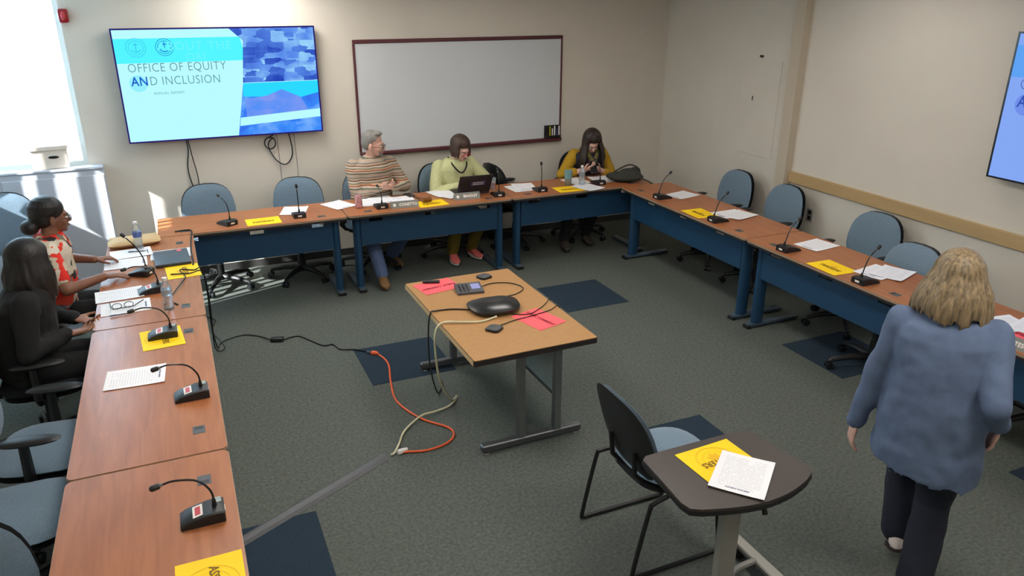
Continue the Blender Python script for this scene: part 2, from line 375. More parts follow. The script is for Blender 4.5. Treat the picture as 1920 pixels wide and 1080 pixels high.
def television(label, loc, rz, P):
    t = thing('wall_television', label, 'television', loc, rz)
    Wd, Ht = 1.69, .96; w, h = Wd/2-.012, Ht/2-.012
    MB().rbox((0, .032, 0), (Wd, .055, Ht), .006, 1).build('housing', 'dark_gloss', t)
    MB().box((0, .075, .0), (.5, .04, .34)).build('wall_bracket', 'black_plastic', t, 0)
    fr = MB()
    for s in (-1, 1): fr.box((s*(Wd/2-.006), .001, 0), (.012, .012, Ht)); fr.box((0, .001, s*(Ht/2-.006)), (Wd-.024, .012, .012))
    fr.build('bezel', P['bezel'], t, 0)
    X = lambda u: -w+2*w*u
    Z = lambda v: h-2*h*v
    def panel(name, pts, y, m, par):     # flat patch of the picture shown on the screen
        mb = MB(); n = len(pts); mb.add([(X(u), y, Z(v)) for u, v in pts], [tuple(range(n))]); return mb.build(name, m, par, 0)
    sc = panel('screen', [(0, 0), (1, 0), (1, 1), (0, 1)], -.0005, P['pale'], t)
    panel('slide_band', [(0, .075), (.61, .075), (.632, .29), (.0, .29)], -.0015, P['band'], sc)
    panel('slide_photo', [(.56, 0), (1, 0), (1, .5), (.60, .5), (.625, .11)], -.0020, P['photo1'], sc)
    panel('slide_photo', [(.60, .505), (1, .505), (1, 1), (.545, 1)], -.0020, P['photo2'], sc)
    panel('slide_photo', [(.60, .505), (1, .505), (1, .62), (.9, .66), (.80, .58), (.70, .64), (.592, .63)], -.0026, P['sky'], sc)
    panel('slide_photo', [(.60, .66), (.72, .63), (.80, .575), (.90, .66), (.95, .83), (.60, .84)], -.0030, P['hill'], sc)
    panel('slide_photo', [(.566, .83), (1, .78), (1, .86), (.558, .91)], -.0034, P['pale'], sc)
    A = [(.085+.043*math.cos(2*math.pi*k/24), .47+.075*math.sin(2*math.pi*k/24)) for k in range(24)]
    panel('slide_circle', A, -.0018, P['circle'], sc)
    M = lambda u, v: Matrix.Translation((X(u), -.0036, Z(v))) @ Matrix.Rotation(R(90), 4, 'X')
    def words(body, size, m, u, v, bold, sx, space):     # each word of a line is its own piece
        done = ''; 
        for wd in body.split():
            tmp = text('t', done+wd, size, m, None, Matrix.Identity(4), 'LEFT', bold, sx, space); xr = max(q.co.x for q in tmp.data.vertices); bpy.data.objects.remove(tmp)
            o = text('slide_text', wd, size, m, sc, Matrix.Identity(4), 'LEFT', bold, sx, space); x1 = max(q.co.x for q in o.data.vertices)
            o.data.transform(M(u, v) @ Matrix.Translation((xr-x1, 0, 0))); done += wd+' '
    words('OFFICE OF EQUITY', .104, P['ink'], .045, .335, -.001, .84, 1.08)
    words('AN', .108, P['ink_blue'], .052, .455, .0015, .84, 1.08)
    words('D INCLUSION', .104, P['ink'], .139, .455, -.001, .84, 1.08)
    words('ANNUAL REPORT', .03, P['ink'], .15, .565, 0, .9, 1.2)
    words('ABOUT THE', .10, P['ghost'], .20, .15, .001, 1.0, 1.15)
    words('ORI', .09, P['ghost'], .33, .25, .001, 1.0, 1.15)
    for u, ring, m in ((.10, .075, P['seal']), (.235, .068, P['ink_blue'])):
        mb = MB(); cx, cz = X(u), Z(.155)
        for r0 in (ring, ring*.74):
            for k in range(28):
                a, b = 2*math.pi*k/28, 2*math.pi*(k+1)/28
                mb.add([(cx+q*math.cos(g), -.0036, cz+q*math.sin(g)) for q, g in ((r0, a), (r0+.004, a), (r0+.004, b), (r0, b))], [(0, 1, 2, 3)])
        bar = lambda x0, z0, x1, z1, ww: mb.add([(cx+x0-ww*(z1-z0)/max(1e-6, math.hypot(x1-x0, z1-z0)), -.0036, cz+z0+ww*(x1-x0)/max(1e-6, math.hypot(x1-x0, z1-z0))), (cx+x0+ww*(z1-z0)/max(1e-6, math.hypot(x1-x0, z1-z0)), -.0036, cz+z0-ww*(x1-x0)/max(1e-6, math.hypot(x1-x0, z1-z0))), (cx+x1+ww*(z1-z0)/max(1e-6, math.hypot(x1-x0, z1-z0)), -.0036, cz+z1-ww*(x1-x0)/max(1e-6, math.hypot(x1-x0, z1-z0))), (cx+x1-ww*(z1-z0)/max(1e-6, math.hypot(x1-x0, z1-z0)), -.0036, cz+z1+ww*(x1-x0)/max(1e-6, math.hypot(x1-x0, z1-z0)))], [(0, 1, 2, 3)])
        bar(0, -.038, 0, .045, .003); bar(-.022, .026, .022, .026, .003)
        for k in range(8):
            a, b = R(200+140*k/8), R(200+140*(k+1)/8); bar(.037*math.cos(a), .0+.037*math.sin(a), .037*math.cos(b), .037*math.sin(b), .003)
        mb.build('slide_seal', m, sc, 0)
    return t
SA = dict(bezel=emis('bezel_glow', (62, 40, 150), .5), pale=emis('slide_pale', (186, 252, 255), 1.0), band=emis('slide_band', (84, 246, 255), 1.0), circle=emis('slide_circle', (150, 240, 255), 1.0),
          ink=emis('slide_ink', (96, 150, 168), 1.0), ink_blue=emis('slide_ink_blue', (28, 92, 200), 1.0), ghost=emis('slide_ghost', (108, 247, 255), 1.0), seal=emis('slide_seal', (60, 190, 236), 1.0),
          sky=emis('slide_sky', (44, 218, 255), 1.0), hill=emis('slide_hill', (104, 150, 240), 1.0, photo_tex((60, 140, 250), (110, 150, 245), (150, 160, 240), 6, False)),
          photo1=emis('slide_photo_city', (90, 130, 230), 1.0, photo_tex((30, 60, 180), (90, 140, 235), (160, 220, 255), 9)), photo2=emis('slide_photo_shore', (70, 130, 240), 1.0, photo_tex((50, 70, 220), (60, 140, 250), (150, 200, 255), 4, False)))
SB = dict(SA); SB.update(bezel='dark_gloss', pale=emis('slide_pale_b', (140, 176, 255), .9), band=emis('slide_band_b', (100, 170, 255), .9), circle=emis('slide_circle_b', (120, 150, 245), .9), ink=emis('slide_ink_b', (90, 120, 200), .9), ink_blue=emis('slide_ink_blue_b', (60, 90, 190), .9), ghost=emis('slide_ghost_b', (150, 190, 255), .9), seal=emis('slide_seal_b', (90, 140, 240), .9))
television('large wall television on the back wall left of the whiteboard, slide with pale cyan background', (.451, 3.752, 1.786), 0, SA)
television('wall television above the wooden chair rail on the right wall, blue slide', (5.135, -.275-.845, 1.84), R(-90), SB)
# cables hanging below the back television
def cord(name, label, pts, r, m, n=6, per=6, cat='cable', group=None):
    o = MB().tube(smooth_path(pts, per), r, n).build(name, m, None, 60); return tag(o, label, cat, group)
yb = 3.835
cord('tv_cable', 'thin dark cable pair hanging under the left half of the back television', [(.07, yb-.02, 1.30), (.075, yb-.015, 1.2), (.05, yb, 1.0), (.10, yb, .7), (.11, yb, .5), (.12, yb, .25)], .006, 'black_plastic')
cord('tv_cable', 'second thin dark cable beside the pair under the back television', [(.085, yb-.03, 1.30), (.10, yb-.02, 1.15), (.125, yb-.005, .9), (.09, yb-.004, .65), (.13, yb-.004, .3)], .005, 'black_plastic')
cl = [(.80+.05*math.cos(R(a)), yb-.012-.012*(a/720.), 1.215+.055*math.sin(R(a))) for a in range(90, 810, 30)]
cord('cable_coil', 'small coil of black cable hanging below the right side of the back television', [(.86, yb-.03, 1.31)]+cl+[(.78, yb-.02, 1.19), (.84, yb-.01, 1.05), (.93, yb-.008, 1.0), (1.0, yb-.006, 1.1), (.98, yb-.02, 1.3)], .006, 'black_plastic', per=3)
for x, nm in ((.87, 'left'), (1.03, 'right')):
    cord('thin_wire', 'thin grey wire running down the back wall, %s of two' % nm, [(x, yb, 1.29), (x+.005, yb+.004, .9), (x-.004, yb+.005, .5), (x, yb+.005, .2)], .0025, 'grey_plastic', 5)
# whiteboard
wbd = thing('whiteboard', 'large blank whiteboard with dark red frame on the back wall', 'whiteboard', (2.78, 3.85, 1.575))
bw, bh = 2.25, 1.11
MB().box((0, -.012, 0), (bw-.04, .016, bh-.04)).build('writing_surface', 'board_white', wbd, 0)
MB().rbox((0, -.016, bh/2-.018), (bw, .032, .036), .006, 1).build('top_rail', 'board_frame', wbd)
MB().rbox((0, -.03, -bh/2+.018), (bw, .06, .036), .008, 1).build('marker_tray', 'board_frame', wbd)
for s in (-1, 1): MB().rbox((s*(bw/2-.01), -.014, 0), (.02, .028, bh-.072), .004, 1).build('side_rail', 'board_frame', wbd)
rk = thing('marker_rack', 'black marker rack stuck to the lower right corner of the whiteboard', 'rack', (3.79, 3.80, 1.125))
MB().box((0, .008, 0), (.19, .012, .14)).build('back_plate', 'black_plastic', rk, 0)
MB().box((0, -.006, -.05), (.19, .03, .02)).build('pen_shelf', 'black_plastic', rk, 0)
MB().box((-.07, -.004, .01), (.03, .02, .1)).build('eraser_slot', 'black_plastic', rk, 0)
mk = [(-.035, 'yellow_green'), (-.005, 'white_plastic'), (.022, 'white_plastic'), (.05, 'blue_print'), (.076, 'white_plastic')]
for k, (dx, mm) in enumerate(mk):
    p = thing('marker', ('olive-capped dry-erase marker' if k == 0 else 'navy dry-erase marker' if k == 3 else 'white dry-erase marker')+' standing in the black rack on the whiteboard', 'marker', (3.79+dx, 3.792, 1.087), 0, 'markers in the whiteboard rack')
    MB().cone((0, 0, 0), (0, 0, .075), .008, None, 8).build('barrel', mm, p); MB().cone((0, 0, .075), (0, 0, .10), .0085, .007, 8).build('cap', 'black_plastic' if k % 2 else mm, p)
for x in (4.073, 4.898):
    o = thing('wall_hook', 'small clear adhesive hook high on the back wall right of the whiteboard', 'hook', (x, 3.85, 2.141), 0, 'adhesive wall hooks')
    MB().rbox((0, -.004, 0), (.018, .008, .06), .004, 2).build('hook_plate', 'white_plastic', o); MB().tube([(0, -.008, -.012), (0, -.02, -.02), (0, -.022, -.008)], .004, 6).build('hook_arm', 'white_plastic', o)
al = thing('fire_alarm', 'red fire alarm strobe high on the back wall beside the bright window', 'alarm', (-.715, 3.85, 2.37))
MB().rbox((0, -.03, 0), (.075, .06, .11), .015, 2).build('housing', 'red_alarm', al); MB().ball((0, -.06, .0), (.018, .014, .035)).build('strobe_lens', 'red_print', al)
# right wall: flush cabinet door, sensor, outlet
ep = thing('wall_panel', 'flush painted access panel on the right wall near the back corner', 'panel', (XR, 2.24, 1.5))
MB().rbox((-.003, 0, 0), (.006, .53, .92), .002, 1).build('door', 'wall', ep); MB().rbox((-.009, .085, .085), (.008, .012, .045), .002, 1).build('latch', 'grey_plastic', ep)
MB().rbox((-.008, .02, .485), (.012, .045, .022), .003, 1).build('name_badge', 'black_plastic', ep)
def outlet(label, loc, rz):
    t = thing('wall_outlet', label, 'outlet', loc, rz); MB().rbox((0, -.004, 0), (.075, .008, .118), .004, 1).build('cover_plate', 'silver_paint', t)
    for s in (-1, 1): MB().rbox((0, -.009, s*.026), (.036, .006, .036), .006, 2).build('socket', 'black_plastic', t)
outlet('metal duplex power outlet on the right wall below the end of the chair rail', (XR, 1.38, .64), R(-90))
outlet('low power outlet on the back wall behind the tables', (1.06, YB-.012, .14), 0)

# ---------------------------------------------------------------- folding tables
HT = .735
def table(label, x0, y0, L, D, rz):
    t = thing('training_table', label, 'table', (x0, y0, 0), rz, 'U of wood-topped training tables')
    g = .006
    MB().prism(rrect(-L/2+g, L/2-g, -D/2, D/2, .028), HT-.004, HT).build('tabletop', 'table_wood', t)
    MB().prism(rrect(-L/2+g-.002, L/2-g+.002, -D/2-.002, D/2+.002, .03), HT-.016, HT-.003).build('edge_band', 'edge_highlight', t)  # tan colour paints the highlight along the rounded laminate edge
    MB().prism(rrect(-L/2+g, L/2-g, -D/2+.001, D/2-.001, .03), HT-.034, HT-.016).build('shaded_underside', 'table_edge', t)  # lower slab, coloured dark to paint the shadow below the edge
    yp = -D/2+.09
    pn = MB(); xl = L/2-.10; z1 = .645; z2 = .692
    pn.box((0, yp, (.43+z1)/2), (2*xl-.05, .012, z1-.43))
    cuts = [-.52, 0, .52]; xs = -xl+.025
    for c in cuts: pn.box(((xs+c-.06)/2, yp, (z1+z2)/2), (c-.06-xs, .012, z2-z1)); xs = c+.06
    pn.box(((xs+xl-.025)/2, yp, (z1+z2)/2), (xl-.025-xs, .012, z2-z1))
    pn.box((0, yp+.02, .437), (2*xl-.05, .05, .012))
    pn.build('modesty_panel', 'blue_metal', t, 0)
    for s in (-1, 1):
        cx = s*(L/2-.095)
        ring = lambda z, k: [(cx+.034*k*math.cos(2*math.pi*i/18), -D/2+.125+.055*k*math.sin(2*math.pi*i/18), z) for i in range(18)]
        lg = MB().loft([ring(.04, 1), ring(.70, 1)]).build('leg', 'blue_metal', t)
        MB().rbox((cx, .0, .024), (.066, D-.05, .032), .012, 2).build('foot', 'foot_metal', lg)
        MB().rbox((cx, -D/2+.03, .018), (.07, .03, .032), .006, 1).build('foot_cap', 'black_plastic', lg)
        MB().box((cx, .02, .698), (.05, D-.12, .012)).build('support_arm', 'blue_dark', lg, 0)
        gx = s*(L/2-.205); gy = -D/2+.105
        gm = MB().rbox((gx, gy, HT-.0025), (.072, .055, .008), .003, 1).build('grommet', 'grey_plastic', t)
        MB().box((gx-s*.015, gy, HT+.0012), (.022, .036, .001)).build('cable_slot', 'black_plastic', gm, 0)
    MB().tube([(-xl, yp+.05, .60), (xl, yp+.05, .60)], .012, 8).build('cable_rail', 'blue_dark', t)
    return t
DL, DB = .611, .575
table('wood-topped table holding a single white sheet between two red-stickered microphones', -DL/2, (.8695-.7024)/2, 1.572, DL, R(90))
table('wood-topped end table with a yellow sheet at its edge and one microphone', -DL/2, -.7024-.786, 1.572, DL, R(90))
table('wood-topped table covered in papers and bottles where the two women sit', -DL/2, (.8695+2.672)/2, 1.80, DL, R(90))
yc = (2.680+3.255)/2
table('wood-topped table below the television with two empty chairs behind it', (-.263+1.2556)/2, yc, 1.519, DB, 0)
table('wood-topped table with the nameplates, gavel and laptop below the whiteboard', (1.2556+2.8223)/2, yc, 1.567, DB, 0)
table('wood-topped corner table where the long-haired woman reads her phone', 2.8223+.785, yc, 1.57, DB, 0)
xc = (4.002+4.5685)/2
table('wood-topped table of the right run touching the corner under the dark bag', xc, (.7865+2.674)/2, 1.885, .568, R(-90))
table('wood-topped table of the right run between the corner table and the walking woman', xc, (.7865-.755)/2, 1.54, .568, R(-90))
table('wood-topped table of the right run beyond the walking woman with pink sheet and nameplate', xc, -.757-.785, 1.57, .568, R(-90))

# ---------------------------------------------------------------- task chairs
def chair(label, loc, rz, fab='fabric_grey', shell='black_plastic', arms=True, group='task chairs around the tables', spin=0, rim=None):
    t = thing('task_chair', label, 'chair', loc, rz, group)
    v, f = disc_pad(.50, .47, .085, 3.4); MB().add(v, f, Matrix.Translation((0, -.03, .455))).build('seat', fab, t)
    v, f = disc_pad(.47, .44, .03, 3.4, dome=.1); MB().add(v, f, Matrix.Translation((0, -.02, .412))).build('seat_pan', 'black_plastic', t)
    def back(off, th, w, h):
        v, f = disc_pad(w, h, th, 2.9, dome=.25); out = []
        for x, y, z in v:
            X, Z, Y = x, .690+y, .255+off-z-.55*x*x+.16*(y)
            X *= 1-.10*max(0, y/(h/2))
            out.append((X, Y, Z))
        return out, f
    v, f = back(0, .055, .47, .43); bk = MB().add(v, f).build('backrest', fab, t)
    v, f = back(.032, .025, .475, .435); MB().add(v, f).build('back_shell', shell, bk)
    if rim:
        n = 28; pts = []
        for i in range(n+1):
            a = 2*math.pi*i/n; c, s = math.cos(a), math.sin(a); x = .235*math.copysign(abs(c)**(2/2.9), c); y = .216*math.copysign(abs(s)**(2/2.9), s)
            pts.append((x*(1-.10*max(0, y/.216)), .265-.55*x*x+.16*y, .690+y))
        MB().tube(pts, .013, 8).build('back_rim', rim, bk)
    MB().tube([(0, .06, .395), (0, .22, .395), (0, .31, .44), (0, .315, .58), (0, .305, .69)], [.026, .026, .028, .028, .024], 8, sy=1.5).build('back_post', 'black_plastic', t)
    if arms:
        for s in (-1, 1):
            a = MB().tube([(s*.15, .0, .40), (s*.235, .0, .405), (s*.265, .0, .44), (s*.265, -.005, .625)], [.020, .022, .026, .022], 8, sy=1.4).build('armrest', 'black_plastic', t)
            v, f = disc_pad(.085, .27, .032, 2.6, dome=.3); MB().add(v, f, Matrix.Translation((s*.265, -.03, .642))).build('arm_pad', 'black_plastic', a)
    MB().lathe([(.034, .07), (.034, .22), (.026, .225), (.024, .40), (.06, .402), (.06, .412)], 14).build('gas_cylinder', 'black_plastic', t)
    for k in range(5):
        a = R(spin+72*k+18); c, s = math.cos(a), math.sin(a)
        lg = MB().tube([(.03*c, .03*s, .10), (.16*c, .16*s, .098), (.29*c, .29*s, .075), (.305*c, .305*s, .06)], [.028, .024, .018, .014], 8).build('base_leg', 'black_plastic', t)
        cm = MB()
        for q in (-1, 1):
            px, py = .305*c-q*.016*s, .305*s+q*.016*c; cm.cone((px-q*.009*-s*1, py-q*.009*c, .028), (px+q*.009*-s, py+q*.009*c, .028), .028, None, 12)
        cm.build('caster', 'dark_gloss', lg)
    return t
C = {}
g_ = chair('empty grey-blue task chair behind the table below the television, nearest the window', (.19, 3.40, 0), R(4), spin=10)
dup(g_, (.92, 3.36, 0), R(-14), 'empty grey-blue task chair below the right half of the television')
dup(g_, (1.62, 3.42, 0), R(-8), 'grey-blue task chair under the man in the striped sweater')
dup(g_, (2.46, 3.44, 0), R(10), 'grey-blue task chair under the woman in the pale green top')
dup(g_, (4.79, 2.17, 0), R(-88), 'empty grey-blue task chair by the right wall, nearest the back corner')
dup(g_, (4.80, 1.50, 0), R(-90), 'empty grey-blue task chair by the right wall just before the power outlet')
dup(g_, (4.80, .44, 0), R(-84), 'empty grey-blue task chair by the right wall under the chair rail, beyond the outlet')
dup(g_, (4.38, -.25, 0), R(-88), 'grey-blue task chair pushed under the right tables behind the walking woman')
dup(g_, (4.70, -1.28, 0), R(-80), 'task chair at the right tables behind the pink sheet and nameplate')
far = dup(g_, (-1.36, 3.08, 0), R(8), 'empty pale blue task chair between the floral-shirted woman and the window cupboard')
far.scale = (1.14, 1.1, 1.15)
dup(g_, (-.95, 1.88, 0), R(86), 'task chair under the woman in the red floral shirt')
dup(g_, (-.83, .14, 0), R(84), 'empty grey task chair with arms beside the table with the single white sheet')
chair('armless grey task chair at the joint between the two nearest window-side tables', (-.90, -.42, 0), R(92), arms=False)
dup(g_, (-.855, -1.42, 0), R(10), 'grey task chair with rounded back beside the end table with the yellow sheet')
chair('black task chair with grey-rimmed back under the woman in black', (-.93, 1.0, 0), R(92), 'fabric_black', 'black_plastic', rim='grey_plastic', group='black task chairs')
bc = chair('empty black task chair with its glossy shell turned to the room beside the laptop', (3.22, 3.522, 0), R(98), 'fabric_black', 'dark_gloss', group='black task chairs', spin=10)
dup(bc, (4.0, 3.47, 0), R(-20), 'black task chair under the long-haired woman in yellow sleeves')

# ---------------------------------------------------------------- gooseneck microphones
def mic(label, x, y, rz, neck, group, sticker=False):
    t = thing('desk_microphone', label, 'microphone', (x, y, HT), rz, group)
    prof = [(-.078, 0), (.078, 0), (.078, .012), (.055, .026), (-.02, .043), (-.06, .046), (-.078, .040)]
    rings = []
    for xx, k in ((-.052, .9), (-.046, 1), (.046, 1), (.052, .9)): rings.append([(xx, py*(.97 if k < 1 else 1), pz*k) for py, pz in prof])
    MB().loft(rings).build('base', 'black_plastic', t, 25)
    MB().box((0, -.079, .02), (.034, .002, .013)).build('rear_label', 'label_white', t, 0)
    if sticker:
        M = Matrix.Translation((0, .015, .0368)) @ Matrix.Rotation(R(-12.8), 4, 'X')
        s = MB().box((0, 0, 0), (.07, .036, .001), M).build('sticker', 'label_white', t, 0); MB().box((0, 0, .0008), (.05, .02, .001), M).build('sticker_print', 'red_print', s, 0)
        MB().box((.03, -.055, .0465), (.034, .03, .002)).build('talk_button', 'yellow_shade' if sticker == 2 else 'frost_panel', t, 0)
    pts = smooth_path(neck, 5)
    MB().tube(pts, .0042, 8).build('gooseneck', 'dark_gloss', t)
    MB().cone((neck[0][0], neck[0][1], .04), (neck[0][0], neck[0][1], .075), .010, .006, 10).build('neck_socket', 'black_plastic', t)
    d = (pts[-1]-pts[-3]).normalized(); e = pts[-1]
    MB().cone(e-d*.004, e+d*.006, .0062, None, 10).build('collar', 'steel', t)
    hd = MB().tube([e+d*.006, e+d*.012, e+d*.036, e+d*.042], [.008, .0115, .0115, .006], 12).build('microphone_head', 'black_plastic', t)
    return t
nl = [(0, -.045, .045), (.0, -.04, .11), (0, 0, .165), (0, .07, .185), (0, .115, .18)]
nm = [(0, -.045, .045), (0, -.043, .12), (0, -.02, .18), (0, .03, .215), (0, .05, .225)]
nu = [(0, -.045, .045), (0, -.045, .12), (0, -.043, .20), (0, -.036, .25)]
nr = [(0, -.045, .045), (0, -.03, .11), (0, .0, .18), (0, .05, .225)]
GL, GB, GR = 'microphones along the window-side tables', 'microphones along the back tables', 'microphones along the right tables'
mic('gooseneck microphone with red sticker on the end table beside the yellow sheet', -.122, -1.16, R(90), nl, GL, True)
mic('gooseneck microphone with red sticker beside the single white sheet', -.12, -.16, R(92), nl, GL, True)
mic('gooseneck microphone standing on a yellow sheet', -.24, .645, R(90), nl, GL, True)
mic('gooseneck microphone beside the white papers in front of the woman in black', -.30, 1.42, R(95), nl, GL, True)
mic('gooseneck microphone at the hand of the woman in the floral shirt', -.37, 1.80, R(62), [(0, -.045, .045), (0, -.04, .12), (0, .0, .20), (0, .045, .25), (0, .06, .265)], GL)
mic('gooseneck microphone before the empty chair nearest the window, below the television', .28, 2.86, R(30), nm, GB)
mic('gooseneck microphone before the second empty chair below the television, next to a white sheet', .87, 2.87, 0, nu, GB)
mic('gooseneck microphone in front of the man in the striped sweater', 1.60, 2.875, 0, [(0, -.045, .045), (0, -.045, .10), (0, .0, .16), (0, .06, .175)], GB)
mic('gooseneck microphone at the right of the laptop', 2.738, 2.855, R(-5), [(0, -.045, .045), (0, -.044, .12), (0, -.03, .19), (0, -.01, .23)], GB)
mic('gooseneck microphone beside loose papers on the corner table', 3.19, 2.865, 0, nu, GB)
mic('gooseneck microphone in front of the long-haired woman', 3.86, 2.89, 0, nm, GB)
mic('gooseneck microphone on the right tables nearest the dark bag', 4.13, 2.13, R(-90), nr, GR)
mic('gooseneck microphone on the right tables beside the yellow sheet nearest the corner', 4.12, 1.285, R(-90), nr, GR)
mic('gooseneck microphone on the right tables just past the table joint', 4.11, .43, R(-90), nr, GR)
mic('gooseneck microphone on the right tables nearest the walking woman', 4.10, -.31, R(-90), nr, GR)
# ---------------------------------------------------------------- papers and flyers
def sheet_mesh(w, h, curl, name, folds=0.0):
    mb = MB(); nx, ny = 6, 8; vs = []
    for side in (0, 1):
        for j in range(ny+1):
            for i in range(nx+1):
                u, v = i/nx, j/ny
                z = curl*(abs(2*u-1)**3*.6+(2*v-1)**2*abs(2*v-1)*.6*(1 if v > .5 else .3))
                vs.append((w*(u-.5), h*(v-.5), z+(.0006 if side else 0)))
    N = (nx+1)*(ny+1); fs = []
    for j in range(ny):
        for i in range(nx):
            a = j*(nx+1)+i; q = (a, a+1, a+nx+2, a+nx+1); fs.append(q[::-1]); fs.append(tuple(N+k for k in q))
    bd = [i for i in range(nx+1)]+[j*(nx+1)+nx for j in range(1, ny+1)]+[ny*(nx+1)+i for i in range(nx-1, -1, -1)]+[j*(nx+1) for j in range(ny-1, 0, -1)]
    for k in range(len(bd)): a, b = bd[k], bd[(k+1) % len(bd)]; fs.append((a, b, N+b, N+a))
    return mb.add(vs, fs).mesh(name, 60)
SH = [sheet_mesh(.216, .279, c, 'paper_sheet') for c in (.0015, .004, .007)]
TXT = {}
def paper(label, x, y, rz, lvl=0, k=0, z=HT, group='printed white sheets on the tables'):
    t = thing('paper_sheet', label, 'paper', (x, y, z+.0008+.0016*lvl), R(rz), group)
    link('sheet', SH[k % 3], 'printed_paper', t)
    if 'h' not in TXT:
        o = text('heading', 'MEETING AGENDA', .011, 'blue_print', t, Matrix.Translation((0, .112, .0022)), 'CENTER', .0003); TXT['h'] = o.data; o['kind'] = 'stuff'
    else: o = link('heading', TXT['h'], None, t); o['kind'] = 'stuff'
    return t
YS = sheet_mesh(.279, .216, .0012, 'flyer_sheet')
def flyer(label, x, y, rz, lvl=0, z=HT, m='yellow_paper', w='ASSISTERS', group='yellow flyers on the tables'):
    t = thing('yellow_flyer' if m == 'yellow_paper' else 'pink_flyer', label, 'flyer', (x, y, z+.0008+.0016*lvl), R(rz), group)
    key = 'ys'+m
    if key not in TXT:
        sh = YS.copy(); TXT[key] = sh
        sh.materials.clear()
    s = link('sheet', TXT[key], m, t)
    kt = 'yt'+w
    if kt not in TXT:
        o = text('lettering', w, (.046 if m == 'yellow_paper' else .036), 'yellow_ink' if m == 'yellow_paper' else 'pink_ink', s, Matrix.Translation((0, .012, .0022)), 'CENTER', .0006, .85); TXT[kt] = o.data; o['kind'] = 'stuff'
    else: o = link('lettering', TXT[kt], None, s); o['kind'] = 'stuff'
    if m == 'yellow_paper':
        if 'ring' not in TXT:
            mb = MB()
            for r0, r1 in ((.088, .091), (.062, .064)):
                for q in range(32):
                    a, b = 2*math.pi*q/32, 2*math.pi*(q+1)/32
                    mb.add([(r*math.cos(g), r*math.sin(g), .0019) for r, g in ((r0, a), (r1, a), (r1, b), (r0, b))], [(0, 1, 2, 3)])
            TXT['ring'] = mb.mesh('seal_ring', 0)
            mb = MB(); mb.add([(.04*math.cos(2*math.pi*q/14)*(1 if q % 2 else .6), -.012+.042*math.sin(2*math.pi*q/14)*(1 if q % 2 else .6), .0017) for q in range(14)], [tuple(range(14))]); TXT['leaf'] = mb.mesh('seal_emblem', 0)
        link('seal_ring', TXT['ring'], 'yellow_shade', s); link('seal_emblem', TXT['leaf'], 'yellow_shade', s)
    return t
paper('single white printed sheet alone on the window-side table', -.373, .160, -93, 0, 1)
paper('white printed sheet under the eyeglasses and pen', -.445, 1.195, -87, 0, 0)
paper('white printed sheet lying above the eyeglasses, touching the microphone', -.49, 1.44, -85, 1, 0)
paper('white sheet under the right hand of the woman in the floral shirt', -.47, 2.09, -88, 0, 1)
paper('white sheet with a pen, in front of the brown envelope', -.44, 2.32, -84, 1, 1)
paper('white sheet sticking out from under the grey laptop', -.17, 2.20, -90, 0, 0)
paper('white sheet behind the upright microphone below the television', .86, 3.06, 163, 0, 1)
paper('white sheet on the joint between two tables beside the soda can', 1.262, 3.10, 204, 0, 1)
paper('white sheet behind the soda can in front of the man', 1.53, 3.09, 172, 0, 0)
paper('white sheet under the hands of the man in the striped sweater', 1.68, 3.12, 186, 1, 1)
paper('white sheet behind the nameplate of the man in the striped sweater', 1.85, 3.03, 178, 2, 1)
paper('loose white sheet left of the dark laptop', 2.27, 3.13, 192, 0, 2)
paper('second white sheet slid under the dark laptop', 2.31, 3.06, 205, 1, 1)
paper('white sheet beside the upright microphone on the corner table', 3.04, 3.02, 184, 0, 1)
paper('white sheet half hidden below another at the upright microphone of the corner table', 3.11, 3.06, 168, 1, 1)
paper('white sheet hanging over the table edge beside the yellow flyer', 3.68, 2.775, 196, 2, 2)
paper('white sheet behind the water bottle of the long-haired woman', 3.70, 3.06, 188, 0, 1)
paper('white sheet in front of the phone of the long-haired woman', 3.99, 3.04, 175, 0, 1)
paper('white sheet on the right tables closest to the dark bag', 4.37, 2.15, 104, 0, 1)
paper('white sheet before the second right-hand chair, underneath another', 4.36, 1.42, 92, 0, 1)
paper('white sheet before the second right-hand chair, lying on another', 4.40, 1.36, 104, 1, 2)
paper('white sheet on the right tables just past the table joint', 4.40, .44, 98, 0, 1)
paper('white sheet beside the last right-hand microphone, underneath', 4.34, -.20, 100, 0, 1)
paper('white sheet beside the last right-hand microphone, uppermost', 4.41, -.26, 110, 1, 2)
paper('white sheet over the pink flyer by the right nameplate', 4.29, -1.16, 80, 1, 2)
paper('second white sheet on the pink flyer by the right nameplate', 4.40, -1.27, 102, 2, 2)
flyer('yellow flyer at the edge of the end table, lettering reading downward', -.117, -1.535, -90)
flyer('yellow flyer under the red-stickered microphone', -.245, .615, -85)
flyer('yellow flyer under black cables beside the grey laptop', -.10, 1.755, -86)
flyer('yellow flyer between the two microphones below the television', .567, 2.825, 181)
flyer('yellow flyer under the gavel between the nameplates', 2.06, 2.815, 182)
flyer('yellow flyer on the corner table under the edge of a white sheet', 3.48, 2.80, 178)
flyer('yellow flyer on the right tables before the second empty chair', 4.128, 1.55, 88)
flyer('yellow flyer on the right tables past the table joint', 4.118, .005, 88)
flyer('pink flyer under white sheets by the right nameplate', 4.25, -1.22, 92, 0, HT, 'pink_paper', 'PUBLIC COMMENT', 'pink flyers')

